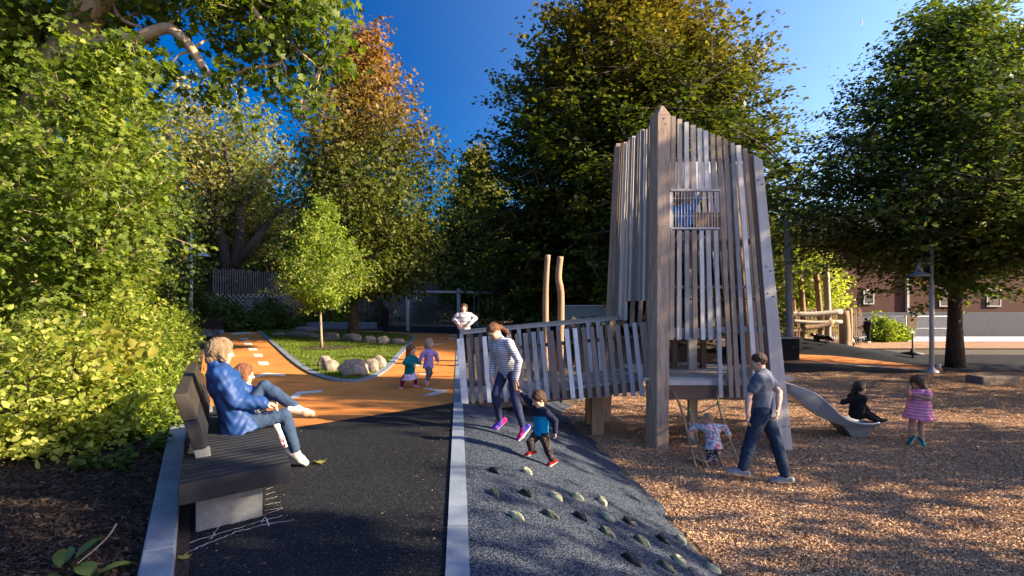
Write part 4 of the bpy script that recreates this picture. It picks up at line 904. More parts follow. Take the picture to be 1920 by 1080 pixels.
def person(label, H, D, face, pel, neck, head, hdir, aR, aL, lR, lL, hs=None, kid=0, skin=None, hair=None, hairx=(), haircap=1.0, top=None, pants=None, shoes=None, sole=None,
           sleeve=1.0, thick=.012, hemL=.06, yoke=None, skirt=None, legthick=.01, bulk=1.0, group=None, toeR=None, toeL=None, handR=None, handL=None, curl=.5, topwob=.003, bare_leg=False, collar=None, hemflare=0, hem_pt=None, shw=None, vox=1.0, tl=None, name='person'):
    skin = skin or m_skin; sole = sole or m_sole; g = H/1.7; hs = hs or (.225*g if not kid else .23*g*(1+.55*kid)); h = max(.0055, min(.02, D*.00085))*vox
    fx, fy = nz((face[0],face[1],0)).xy; Fw = Vector((fx,fy,0)); Rt = Vector((fy,-fx,0)); Up = Vector((0,0,1))
    P = at(pel[0], pel[1], pel[2] if len(pel) > 2 else D); TL = tl or H*(.29 if not kid else .29+.02*kid)
    Nk = solve(P, neck[0], neck[1], TL, neck[2]); sp = (Nk-P).normalized(); fw = (Fw-sp*Fw.dot(sp)).normalized()
    hd = solve(Nk, head[0], head[1], hs*.62, head[2]); f = nz(hdir); u = (hd-Nk).normalized(); u = (u*.5+Up*.5).normalized(); u = (u-f*u.dot(f)).normalized(); lt = f.cross(u)
    sw = shw or (.100*H if not kid else .105*H); hw = .052*H; fat = 1+.22*kid
    UA, FA = (.172*H, .150*H) if not kid else (.160*H, .135*H); UL, LL = (.245*H, .245*H) if not kid else (.245*H-.045*H*kid, .235*H-.04*H*kid)
    J = {}
    for sd_, sg, arm, leg in (('R',1,aR,lR),('L',-1,aL,lL)):
        S_ = Nk+Rt*sw*sg-sp*.035*H; E_ = solve(S_, *arm[0][:2], UA, arm[0][2]); W_ = solve(E_, *arm[1][:2], FA, arm[1][2])
        Hp = P+Rt*hw*sg-sp*.01; K_ = solve(Hp, *leg[0][:2], UL, leg[0][2]); A_ = solve(K_, *leg[1][:2], LL, leg[1][2]); J[sd_] = (S_,E_,W_,Hp,K_,A_)
    waist = P.lerp(Nk,.38)+fw*.01*g; chest = P.lerp(Nk,.72)+fw*.012*g; b = bulk
    def torso(off, top_=1.0):
        return [cone(P, waist, .105*g*fat*b+off, .092*g*fat*b+off, .04*g, Rt, 1.40), cone(waist, chest, .092*g*fat*b+off, .108*g*fat*b+off, .04*g, Rt, 1.42),
                cone(chest, Nk-sp*.05*g, .104*g*fat*b+off, .070*g*fat+off, .04*g, Rt, 1.5)]
    # body
    pr = torso(0)+[cone(Nk-sp*.04*g, hd-u*hs*.2+f*(-.02*g), .050*g*fat, .047*g*fat, .03*g)]
    ax3 = (lt, f, u)
    E = lambda l,ff,uu: hd+lt*(l*hs)+f*(ff*hs)+u*(uu*hs)
    pr += [ell(E(0,-.05,.10), (.345*hs,.41*hs,.39*hs), ax3, .02), ell(E(0,.09,-.20), (.245*hs,.29*hs,.29*hs), ax3, .05*g), ell(E(0,.24,-.40),(.10*hs,.10*hs,.09*hs),ax3,.03*g),
           cone(E(0,.37,.03), E(0,.455,-.13), .022*hs, .052*hs, .012*g), ell(E(.045,.40,-.145),(.035*hs,.04*hs,.03*hs),ax3,.008), ell(E(-.045,.40,-.145),(.035*hs,.04*hs,.03*hs),ax3,.008),
           ell(E(0,.355,-.265),(.10*hs,.05*hs,.035*hs),ax3,.008*g), ell(E(.20,.20,-.12),(.10*hs,.12*hs,.10*hs),ax3,.03*g), ell(E(-.20,.20,-.12),(.10*hs,.12*hs,.10*hs),ax3,.03*g)]
    for s in (1,-1): pr += [ell(E(.345*s,-.03,-.04),(.035*hs,.085*hs,.13*hs),ax3,.008), cone(E(.05*s,.36,.09),E(.20*s,.30,.10),.03*hs,.025*hs,.02*g)]
    for s in (1,-1): pr += [('s', tuple(E(.145*s,.42,.01)), (.065*hs,.06*hs,.04*hs), [tuple(a) for a in ax3]), ell(E(.145*s,.30,.005),(.062*hs,.062*hs,.055*hs),ax3,.003)]
    hands = {'R': handR, 'L': handL}
    for sd_, sg in (('R',1),('L',-1)):
        S_,E_,W_,Hp,K_,A_ = J[sd_]
        pr += [cone(chest.lerp(Nk,.6)+Rt*sg*.06*g, S_, .060*g*fat, .052*g*fat, .03*g), cone(S_, E_, .050*g*fat, .038*g*fat, .015*g), cone(E_, E_.lerp(W_,.35), .038*g*fat, .040*g*fat, .012*g), cone(E_.lerp(W_,.35), W_, .040*g*fat, .026*g*fat, .012*g)]
        # hand
        hdn = nz(hands[sd_]) if hands[sd_] is not None else (W_-E_).normalized()
        hl = .105*H if not kid else .095*H; hl = max(hl, .075)
        side = hdn.cross(Fw if abs(hdn.dot(Fw)) < .9 else Up).normalized(); pn = hdn.cross(side).normalized()
        if pn.dot(P-W_) < 0: pn = -pn
        side = pn.cross(hdn); fr = max(.0078*g*1.1, h*.72)
        kn = W_+hdn*hl*.48; pr.append(cone(W_, kn, .020*g*fat, .017*g*fat, .008, side, 1.75))
        for q, (o_, l_) in enumerate(((-1.5,.40),(-.5,.50),(.5,.47),(1.5,.36))):
            b0 = kn+side*o_*fr*2.25; d1 = (hdn+pn*curl*.5+side*o_*.06).normalized(); m1 = b0+d1*hl*l_*.5; d2 = (hdn*(1-curl*.6)+pn*curl*1.4).normalized(); m2 = m1+d2*hl*l_*.5
            pr += [cone(b0-hdn*.01*g, m1, fr, fr*.92, .003), cone(m1, m2, fr*.92, fr*.8, .003)]
        th0 = W_+hdn*hl*.14+side*.018*g*(1 if sd_ == 'R' else -1); th1 = th0+(hdn*.7+side*(.7 if sd_ == 'R' else -.7)+pn*.4).normalized()*hl*.24; th2 = th1+(hdn+pn*.5).normalized()*hl*.18
        pr += [cone(th0, th1, fr*1.35, fr*1.1, .006), cone(th1, th2, fr*1.1, fr*.9, .004)]
        # leg
        pr += [cone(Hp, K_, .082*g*fat, .052*g*fat, .03*g), cone(K_, K_.lerp(A_,.3), .050*g*fat, .052*g*fat, .02*g), cone(K_.lerp(A_,.3), A_, .052*g*fat, .033*g*fat, .02*g)]
    def foot(sd_, off, k=.02):
        A_ = J[sd_][5]; K_ = J[sd_][4]; tp = toeR if sd_ == 'R' else toeL; fl = .15*H if not kid else .15*H
        if tp is None: td = (Fw-Up*.0)
        elif len(tp) == 3: td = nz(tp)
        else: td = (solve(A_, tp[0], tp[1], fl*.75, 0)-A_); td.normalize()
        shank = (A_-K_).normalized(); dn = shank-td*shank.dot(td); dn = dn.normalized() if dn.length > .2 else -Up
        hl_ = A_+dn*.035*g*1.0-td*fl*.24; bl = A_+dn*.045*g+td*fl*.36; to = A_+dn*.048*g+td*fl*.62; sd2 = td.cross(dn)
        return [cone(A_, A_+dn*.02*g+td*fl*.12, .034*g*fat+off, .036*g*fat+off, k), cone(hl_, bl, .032*g*fat+off, .034*g*fat+off, k, sd2, 1.1), cone(bl, to, .034*g*fat+off, .024*g*fat+off, k, sd2, 1.3)], (hl_, bl, to, dn, sd2, td)
    for sd_ in 'RL': pr += foot(sd_, -.004)[0]
    V, Fq = sdf_mesh(pr, h)
    zmin = min(J['R'][5].z, J['L'][5].z); root = thing(name, label, 'person', (P.x,P.y,P.z), 0, group)
    C = V[Fq].mean(1); mi = np.zeros(len(Fq), dtype=np.int32)
    def near(p, r, idx, ey=None): mi[((C-np.array(p))**2).sum(1) < r*r] = idx
    for s in (1,-1):
        near(E(.145*s,.355,.0), .040*hs, 2); near(E(.11*s,.39,.105), .024*hs, 3); near(E(.15*s,.37,.115), .024*hs, 3); near(E(.19*s,.34,.11), .022*hs, 3)
    near(E(0,.40,-.265), .075*hs, 1)
    near(E(.05,.39,-.265), .04*hs, 1); near(E(-.05,.39,-.265), .04*hs, 1)
    body = npmesh('body', V, Fq, [skin, m_lip, m_eye, m_brow], root, True, mi)
    def piece(nm, prims, mat, wob=0, wf=9, seed=0, kk=1.0, mi_fn=None):
        V, Fq = sdf_mesh(prims, h*kk, wob, wf, seed)
        if len(Fq) == 0: return None
        mi_ = mi_fn((V[Fq]).mean(1)) if mi_fn else None
        return npmesh(nm, V, Fq, mat, root, True, mi_)
    # hair
    if hair is not None:
        hp = [ell(E(0,-.09,.13), (.405*hs*haircap,.44*hs*haircap,.42*hs*haircap), ax3, .02)]
        for q in hairx:
            if len(q) == 4: hp.append(cone(E(*q[0]), E(*q[1]), q[2]*hs, q[3]*hs, .03*g))
        hp += [('s', tuple(E(0,.50,-.20)), (.30*hs,.36*hs,.47*hs), [tuple(a) for a in ax3])]
        piece('hair', hp, hair, (.007 if haircap > 1.12 else .003)*hs/.2, 70, len(label))
    if pants is not None or bare_leg is False:
        t_ = legthick; pp = [cone(P+sp*.02, P, .098*g*fat*b+t_, .108*g*fat+t_, .03*g, Rt, 1.40)]
        for sd_ in 'RL':
            S_,E_,W_,Hp,K_,A_ = J[sd_]; end = K_.lerp(A_, .93)
            pp += [cone(Hp, K_, .085*g*fat+t_, .054*g*fat+t_, .03*g), cone(K_, K_.lerp(A_,.3), .053*g*fat+t_, .054*g*fat+t_, .02*g), cone(K_.lerp(A_,.3), end, .054*g*fat+t_, .034*g*fat+t_*1.5, .02*g)]
        if pants is not None: piece('trousers' if not kid or True else 'leggings', pp, pants, .0025 if t_ > .006 else 0, 30, 2)
    if top is not None:
        t_ = thick; tp = torso(t_); tp[0] = cone(P-sp*hemL+(Vector(hem_pt) if hem_pt else Vector()), waist, (.112+hemflare)*g*fat*b+t_, .094*g*fat*b+t_, .04*g, Rt, 1.40)
        tp.append(cone(Nk-sp*.05*g, Nk+sp*(.0 if collar is None else .03)*g, .066*g*fat+t_, .052*g*fat+t_*.8, .02*g))
        for sd_, sg in (('R',1),('L',-1)):
            S_,E_,W_,*_r = J[sd_]
            tp += [cone(chest.lerp(Nk,.6)+Rt*sg*.06*g, S_, .060*g*fat+t_, .054*g*fat+t_, .03*g)]
            if sleeve > .9: tp += [cone(S_, E_, .052*g*fat+t_, .042*g*fat+t_, .02*g), cone(E_, E_.lerp(W_,.96*min(sleeve,1)), .042*g*fat+t_, .030*g*fat+t_, .012*g)]
            elif sleeve > 0: tp += [cone(S_, S_.lerp(E_,sleeve), .052*g*fat+t_, .050*g*fat+t_, .02*g)]
        tp.append(cutp(P-sp*hemL, -sp))
        tp.append(('s', tuple(Nk+sp*.075*g+fw*.035*g), (.062*g*fat,.062*g*fat,.06*g), [tuple(Rt),tuple(fw),tuple(sp)]))
        mats = top; fn = None
        if yoke is not None:
            mats = [top, yoke]; q0 = np.array(P.lerp(Nk,.66)); qn = np.array(sp)
            def fn(C):
                m = (((C-q0)@qn) > 0)
                for sd_, sg in (('R',1),('L',-1)):
                    a_, e_, w_ = [np.array(q) for q in J[sd_][:3]]
                    for p0, p1 in ((a_, e_), (e_, w_)):
                        d_ = p1-p0; t_q = np.clip(((C-p0)@d_)/d_.dot(d_), 0, 1); m |= (((C-p0-t_q[:,None]*d_)**2).sum(1) < (.058*g*fat+thick)**2)
                return m.astype(np.int32)
        piece('top', tp, mats, topwob, 22, 5, 1.0, fn)
    if skirt is not None:
        mat, z0, z1, r0, r1 = skirt; a = P.lerp(Nk, z0); bq = P-Up*z1*H
        sp_ = [cone(a, bq, r0*g, r1*g, .02, Rt, 1.25), cutp(bq, -Up)]
        if z0 > .7: sp_.append(cone(a, Nk-sp*.045*g, .105*g*fat, .072*g*fat, .03*g, Rt, 1.5)); sp_.append(('s', tuple(Nk+sp*.075*g+fw*.02*g), (.075*g*fat,.075*g*fat,.06*g), [tuple(Rt),tuple(fw),tuple(sp)]))
        if z0 > .7:
            for sd_, sg in (('R',1),('L',-1)): S_ = J[sd_][0]; E_ = J[sd_][1]; sp_.insert(0, cone(S_, S_.lerp(E_,.28), .064*g*fat, .066*g*fat, .02*g))
        piece('skirt' if z0 < .7 else 'dress', sp_, mat, .006, 26, 3)
    if shoes is not None:
        for sd_ in 'RL':
            prs, (hl_, bl, to, dn, sd2, td) = foot(sd_, .007*max(g,.6))
            q = J[sd_][5]; prs.append(cutp(q-dn*.02*g, -dn)); so = sole
            cc = hl_.lerp(to,.5)+dn*.022*g*fat; n_ = np.array(dn); c0_ = np.array(bl+dn*.016*g*fat)
            o = piece('shoe', prs, [shoes, so], 0, 9, 0, .9, lambda C: (((C-c0_)@n_) > 0).astype(np.int32))
    return root, J, dict(P=P, Nk=Nk, sp=sp, hd=hd, E=E, J=J, Rt=Rt, Fw=Fw)
# ================================================================ vegetation
LEAF = {'quad': (np.array([(0,0,0),(.42,.5,.10),(0,1,0),(-.42,.5,.10)]), np.array([(0,1,2,3)])),
        'leaf': (np.array([(0,0,0),(.30,.28,.07),(.26,.68,.05),(0,1,-.06),(-.26,.68,.05),(-.30,.28,.07),(0,.45,-.02)]), np.array([(0,1,2,6),(6,2,3,3),(0,6,4,5),(6,3,4,4)])),
        'maple': (np.array([(0,0,0),(.42,.12,.05),(.22,.40,0),(.55,.62,.08),(.16,.66,0),(0,1.05,.04),(-.16,.66,0),(-.55,.62,.08),(-.22,.40,0),(-.42,.12,.05)]), np.array([(0,1,2,8),(8,9,0,0),(2,3,4,6),(6,7,8,2),(4,5,6,6)]))}
def leaves(name, C, out, size, mat, parent=None, tmpl='quad', upb=.6, jit=.9, sv=.5):
    jit = .55 if upb > 1 else jit
    n = len(C); T_, Fc = LEAF[tmpl]; 
    nrm = rng.normal(0,1,(n,3))*jit+np.array([0,0,upb])+out*.5; nrm /= np.linalg.norm(nrm,axis=1)[:,None]
    d = rng.normal(0,1,(n,3))+out*.8+np.array([0,0,-.25]); d -= nrm*(d*nrm).sum(1)[:,None]; d /= np.linalg.norm(d,axis=1)[:,None]+1e-9
    s = np.cross(d, nrm); sz = size*(1+rng.uniform(-sv,sv,n))
    V = C[:,None,:]+sz[:,None,None]*(T_[None,:,0,None]*s[:,None,:]+(T_[None,:,1,None]-.5)*d[:,None,:]+T_[None,:,2,None]*nrm[:,None,:])
    k = len(T_); Fc2 = []
    tri = Fc if Fc.shape[1] == 4 and not (Fc[:,2] == Fc[:,3]).any() else np.array([t for q in Fc for t in ([(q[0],q[1],q[2]),(q[0],q[2],q[3])] if q[2] != q[3] else [(q[0],q[1],q[2])])])
    F = (tri[None]+np.arange(n)[:,None,None]*k).reshape(-1, tri.shape[1])
    return npmesh(name, V.reshape(-1,3), F, mat, parent)
def clump_pts(cs, ds, n, lon, lat, th):
    """n points in every clump, stretched along its direction and flattened"""
    cs = np.array(cs); ds = np.array(ds); ds /= np.linalg.norm(ds,axis=1)[:,None]+1e-9; K = len(cs)
    side = np.cross(ds, [0,0,1]); side /= np.linalg.norm(side,axis=1)[:,None]+1e-9; up = np.cross(side, ds)
    g = rng.normal(0,1,(K,n,3)); g /= np.maximum(1, np.linalg.norm(g,axis=2,keepdims=True)/1.9)
    sc = rng.uniform(.7,1.3,(K,1,1))
    P = cs[:,None,:]+sc*(g[:,:,0:1]*lon*ds[:,None,:]+g[:,:,1:2]*lat*side[:,None,:]+g[:,:,2:3]*th*up[:,None,:])
    return P.reshape(-1,3), np.repeat(ds, n, axis=0)
def env_tree(name, label, base, height, prof, n_limb, per, leaf, mat, bark=None, rise=.35, z0=.12, r=.2, tmpl='quad', n_clump=5, lon=.55, lat=.5, th=.22, seed=1, group=None, lean=(0,0), fork=None, upb=.6, sub=3, cat='tree', inner=0, droop=0, shift=(0,0), trunk_top=.9):
    """prof = [(height fraction, radius)] envelope; limbs reach to it, clumps of leaves sit along limbs and twigs"""
    global rng; keep = rng; rng = np.random.default_rng(seed); B = Vector(base)
    t = thing(name, label, cat, base, 0, group); pf = np.array(prof); mb = MB()
    tp = [B+Vector((lean[0]*q+.15*math.sin(q*5+seed)*q, lean[1]*q+.12*math.cos(q*4+seed)*q, height*trunk_top*q)) for q in np.linspace(0,1,9)]
    rad = [r*(1.25 if i == 0 else 1)*(1-.85*i/8) for i in range(9)]; mb.tube(tp, rad, 10)
    def tr(z): q = max(0,min(1,z/(height*trunk_top)))*8; i = min(int(q),7); return tp[i].lerp(tp[i+1], q-i), rad[i]+(rad[i+1]-rad[i])*(q-i)
    cs, ds = [], []; ga = 2.399963
    w = pf[:,1]+.4; zs_ = np.linspace(pf[0,0], pf[-1,0], 60); ww = np.interp(zs_, pf[:,0], w); cw = np.cumsum(ww)/ww.sum()
    for i in range(n_limb):
        zf = float(np.interp((i+.5)/n_limb, cw, zs_)); Rr = float(np.interp(zf, pf[:,0], pf[:,1]))*rng.uniform(.80,1.12); a = i*ga+rng.uniform(-.3,.3)
        ze = zf*height; zs = max(z0*height, ze-rise*Rr*rng.uniform(.8,1.3)-.3); s, sr = tr(zs)
        e = B+Vector((lean[0]*zf+shift[0]+Rr*math.cos(a), lean[1]*zf+shift[1]+Rr*math.sin(a), ze)); m = s.lerp(e,.5)+Vector((0,0,.10*Rr+droop*Rr*.2))
        pts = [s*(1-q)**2+m*2*q*(1-q)+e*q*q for q in np.linspace(0,1,6)]
        lr = min(sr*.6, .02+.022*Rr); mb.tube(pts, [lr*(1-.8*q/5) for q in range(6)], 5, False); L_ = (e-s).length
        for j in range(n_clump):
            q = 1-.78*(j/max(1,n_clump-1))**1.1 if n_clump > 1 else 1; p = s*(1-q)**2+m*2*q*(1-q)+e*q*q; d = (e-s).normalized()
            cs.append(p); ds.append(d)
            for _ in range(sub):
                sd_ = Vector((rng.normal(), rng.normal(), rng.normal()*.5)); o = (sd_-d*sd_.dot(d)*.6).normalized()*Rr*.28*rng.uniform(.4,1.2)+d*rng.uniform(-.1,.3)*lon
                cs.append(p+o); ds.append((d+o.normalized()*.9).normalized()+Vector((0,0,-droop)))
                if j < 3: mb.tube([p-d*.2, p+o*.9], [lr*.28, .006], 4, False)
    mb.build('trunk', bark or m_bark, t, smooth=True)
    P, O = clump_pts(cs, ds, per, lon, lat, th)
    if inner:
        zz = rng.uniform(pf[0,0], pf[-1,0]*.95, inner); rr = np.interp(zz, pf[:,0], pf[:,1])*.8*np.sqrt(rng.uniform(0,1,inner)); aa = rng.uniform(0,6.28,inner)
        Pi = np.stack([B.x+shift[0]+lean[0]*zz+rr*np.cos(aa), B.y+shift[1]+lean[1]*zz+rr*np.sin(aa), B.z+zz*height],1); P = np.concatenate([P,Pi]); O = np.concatenate([O, np.stack([np.cos(aa),np.sin(aa),0*aa],1)])
    P = P[P[:,2] > B.z+.05]; O = O[:len(P)]
    leaves('crown', P, O, leaf, mat, t, tmpl, upb=upb); rng = keep
    return t
def blob_tree(name, label, base, limbs, blobs, dens, leaf, mat, bark, tmpl='leaf', seed=3, cl=.35, per=30, group=None, cat='tree', lrad=None):
    """limbs: list of (points, radii); blobs: (px,py,D,rx,ry,rD) volumes filled with leaf clumps"""
    global rng; keep = rng; rng = np.random.default_rng(seed); t = thing(name, label, cat, base, 0, group); mb = MB()
    for P, rr in limbs: Q = resamp3(P, 5*len(P)); mb.tube(Q, [rr[0]+(rr[1]-rr[0])*i/(len(Q)-1) for i in range(len(Q))], 10)
    cs, ds = [], []
    ends = [p for P, rr in limbs for p in resamp3(P, 6)]
    for px,py,D,rx,ry,rD in blobs:
        c = at(px,py,D); R3 = Vector((rx*D/1000, rD, ry*D/1000)); vol = 4.19*R3.x*R3.y*R3.z; n = max(3, int(vol*dens))
        e = min(ends, key=lambda q: (q-c).length); mb.tube([e, (e+c)/2+Vector((0,0,.08)), c], [.035,.02,.01], 5, False)
        for _ in range(n):
            g = rng.normal(0,1,3); g /= np.linalg.norm(g); g *= rng.uniform(.25,1)**.5; p = c+Vector((g[0]*R3.x, g[1]*R3.y, g[2]*R3.z)); cs.append(p); ds.append(Vector((g[0],g[1],g[2]*.3-.1)).normalized())
            if rng.uniform() < .25: mb.tube([c.lerp(p,.2), p], [.010,.004], 4, False)
    mb.build('trunk', bark, t, smooth=True); P, O = clump_pts(cs, ds, per, cl, cl*.8, cl*.35); leaves('crown', P, O, leaf, mat, t, tmpl); rng = keep; return t
G1 = leafmat('bright_maple_leaves', [(.035,.065,.008),(.12,.18,.022),(.34,.38,.08)], .6, .5, .5)
G2 = leafmat('yellow_green_leaves', [(.06,.09,.012),(.24,.29,.04),(.52,.50,.15)], .65, .9, .5)
G3 = leafmat('deep_green_leaves', [(.028,.052,.012),(.055,.090,.018),(.11,.15,.03)], .6, .4, .35)
G4 = leafmat('beech_leaves', [(.014,.026,.008),(.030,.045,.010),(.075,.080,.016),(.20,.135,.03)], .55, .22, .35)
G5 = leafmat('lime_leaves', [(.05,.09,.010),(.17,.25,.03),(.42,.46,.10)], .6, 1.2, .5)
G6 = leafmat('linden_leaves', [(.026,.050,.018),(.060,.098,.026),(.14,.19,.035),(.26,.25,.05)], .55, .3, .35)
GP = leafmat('blushing_leaves', [(.05,.075,.014),(.12,.155,.03),(.26,.25,.07),(.42,.26,.13)], .5, .35, .45)
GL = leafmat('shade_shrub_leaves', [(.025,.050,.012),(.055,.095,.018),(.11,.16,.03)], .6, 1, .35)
def autumn_or_lit_top(name, lowc, highc, z0, z1):
    m = leafmat(name, lowc, .6, .5, .42); N, L = m.node_tree.nodes, m.node_tree.links
    tc = N.new('ShaderNodeTexCoord'); sx = N.new('ShaderNodeSeparateXYZ'); L.new(tc.outputs['Object'], sx.inputs[0])
    nf = noise(N, L, tc.outputs['Object'], .55, 3); ad = N.new('ShaderNodeMath'); ad.operation = 'MULTIPLY_ADD'; ad.inputs[1].default_value = 7; ad.inputs[2].default_value = -3.5; L.new(nf, ad.inputs[0])
    a2 = N.new('ShaderNodeMath'); L.new(sx.outputs[2], a2.inputs[0]); L.new(ad.outputs[0], a2.inputs[1])
    mr = N.new('ShaderNodeMapRange'); mr.inputs[1].default_value = z0; mr.inputs[2].default_value = z1; L.new(a2.outputs[0], mr.inputs[0])
    r0 = [n for n in N if n.type == 'VALTORGB'][0]; src = r0.inputs[0].links[0].from_socket
    r1 = ramp(N, [(i/(len(highc)-1), c) for i, c in enumerate(highc)]); L.new(src, r1.inputs[0])
    outs = [l.to_socket for l in r0.outputs[0].links]; mx = mixc(N, L, mr.outputs[0], r0.outputs[0], r1.outputs[0])
    for s in outs: L.new(mx, s)
    return m
GR = autumn_or_lit_top('red_maple_leaves', [(.030,.050,.010),(.08,.105,.018),(.20,.19,.04)], [(.08,.044,.018),(.21,.10,.028),(.38,.21,.065)], 7.5, 13)
GB = autumn_or_lit_top('copper_tipped_beech_leaves', [(.022,.040,.010),(.052,.075,.014),(.16,.18,.028)], [(.035,.032,.010),(.12,.090,.018),(.32,.22,.04)], 11, 20)
# 1 huge central tree
env_tree('beech_tree', 'huge dark beech with copper-tipped top filling the sky behind the timber tower', (6.9,31,CHIP), 21.5, [(.07,6.5),(.15,8.0),(.30,8.3),(.45,8.1),(.58,7.6),(.70,6.4),(.80,5.2),(.9,3.4),(1.0,.4)], 240, 36, .23, GB, rise=.55, r=.5, n_clump=7, lon=.85, lat=.40, th=.10, seed=11, sub=3, inner=30000, droop=.12, upb=1.3)
# 2 right tree
env_tree('linden_tree', 'broad dark tree at the right edge with layered branches over the brick house', (16.2,19.5,CHIP), 13.4, [(.32,3.6),(.385,6.0),(.46,6.0),(.57,5.0),(.70,3.9),(.82,2.6),(.92,1.6),(1,.3)], 130, 34, .15, G6, rise=.45, z0=.22, r=.26, n_clump=6, lon=.55, lat=.36, th=.11, seed=12, sub=3, inner=8000, droop=.1, upb=1.3)
# 3 red maple
env_tree('red_maple', 'maple turning orange-red at the top with a bare grey lower trunk behind the lawn', (-7.2,24.2,0), 14.2, [(.17,2.2),(.28,3.1),(.45,3.2),(.58,3.3),(.68,3.0),(.80,1.6),(.9,1.1),(1,.3)], 90, 36, .16, GR, rise=1.2, z0=.16, r=.22, n_clump=5, lon=.42, lat=.40, th=.28, seed=13, tmpl='quad', shift=(.7,0), sub=2, inner=2500)
# 4 conical tree; sun on its tip is put into the leaf colour
env_tree('conical_tree', 'smaller pointed tree, its sunlit tip painted yellowish, left of the huge beech', (-2.9,43,0), 14.2, [(.10,3.6),(.3,3.9),(.5,3.2),(.7,2.2),(.85,1.2),(1,.25)], 90, 36, .25, autumn_or_lit_top('lit_tip_leaves', [(.05,.075,.02),(.10,.13,.03),(.18,.20,.045)], [(.06,.075,.015),(.16,.15,.03),(.26,.22,.05)], 9, 14), rise=.4, r=.2, n_clump=4, lon=.5, lat=.4, th=.3, seed=14, sub=2, inner=5000)
# 5 gnarled tree
env_tree('old_maple', 'old spreading maple with dark twisting limbs and blush-pink top leaves behind the fence', (-20.5,36.5,0), 16.4, [(.40,4.2),(.48,5.2),(.60,5.6),(.75,5.0),(.88,3.8),(1,1.2)], 84, 28, .23, GP, bark=m_bark, rise=1.0, z0=.20, r=.55, n_clump=4, lon=.6, lat=.55, th=.35, seed=15, trunk_top=.55, sub=2)
OT = [o for o in COL.objects if o.name.startswith('old_maple')][0]
for P, r0, r1 in [([(428,520),(420,470),(408,420),(392,375),(372,330),(360,290)],.40,.10), ([(436,520),(446,470),(450,410),(440,350),(425,290),(418,240)],.42,.09), ([(440,500),(470,462),(498,425),(520,395),(548,380)],.34,.08), ([(449,400),(475,350),(502,318),(530,300)],.2,.05), ([(410,420),(385,400),(360,388)],.16,.05)]:
    mb = MB(); Q = resamp3([at(x,y,34.2+.3*math.sin(x)) for x,y in P], 16); mb.tube(Q, [r0+(r1-r0)*i/15 for i in range(16)], 9); mb.build('limb', m_bark, OT, smooth=True)
# 6 young tree on the lawn
c0 = gp(603,655)
env_tree('young_tree', 'young bright green tree with a slim pale trunk on the lawn island', (c0.x,c0.y,.05), 5.5, [(.30,.6),(.38,1.25),(.50,1.55),(.62,1.35),(.75,.85),(.88,.45),(1,.08)], 60, 26, .085, G5, bark=m_barkp, rise=.7, z0=.27, r=.048, tmpl='leaf', n_clump=4, lon=.20, lat=.17, th=.09, seed=16, sub=2, trunk_top=.92)
# 7 overhead maple, left
tb = Vector((-10.6,11.5,0))
LB = at
limbs = [([tb, Vector((-10.4,11.3,3)), Vector((-9.6,10.8,5.5)), at(175,5,10), at(230,-60,9.8)], (.42,.25)),
         ([at(110,110,10.2), at(160,88,10.1), at(205,75,10), at(250,74,10), at(285,60,10), at(318,54,10), at(350,80,10), at(372,112,10.1), at(388,140,10.2)], (.15,.07)),
         ([at(385,138,10.2), at(430,140,10.3), at(470,128,10.4), at(520,120,10.5), at(560,90,10.6)], (.06,.02)),
         ([at(200,-20,10), at(215,20,10), at(235,40,10), at(262,50,10)], (.06,.02)),
         ([at(300,-80,10), at(430,-40,10), at(480,25,10.2), at(510,55,10.3), at(560,95,10.5), at(600,130,10.6)], (.08,.015)),
         ([at(430,-40,10), at(500,12,10.3), at(560,20,10.4), at(610,35,10.5)], (.04,.012)), ([tb+Vector((0,0,2)), at(60,150,10.8), at(110,110,10.2)], (.25,.15))]
blobs = [(200,20,10.3,60,55,.9),(280,25,10.4,70,28,.9),(370,5,10.3,70,40,1),(450,20,10.3,60,50,.9),(410,75,10.4,55,28,.7),(520,25,10.5,60,50,.9),(590,30,10.6,50,45,.8),(615,75,10.6,38,45,.8),(560,90,10.6,55,45,.9),(500,100,10.5,50,35,.7),(625,125,10.7,28,30,.5),
         (470,150,10.5,50,22,.6),(540,160,10.6,55,26,.6),(590,190,10.7,36,26,.5),(430,160,10.3,45,20,.5),(370,170,10.2,40,22,.5),(310,130,10,45,25,.5),(255,110,9.8,55,32,.7),(420,200,10.3,30,24,.5),(560,215,10.7,26,16,.3),(215,150,9.6,60,60,.8),(340,-60,10,200,50,1.5),(560,-40,10.5,90,40,1),(80,40,10.5,100,120,1.5),(-60,100,10.5,150,160,2)]
G7 = leafmat('tall_maple_leaves', [(.030,.058,.008),(.075,.12,.012),(.17,.21,.028)], .6, .5, .5)
blob_tree('tall_maple', 'tall maple whose sunlit pale limb and hanging green leaves fill the upper left sky', tb, limbs, blobs, 26, .135, G7, m_barkp, 'maple', 21, .24, 15)
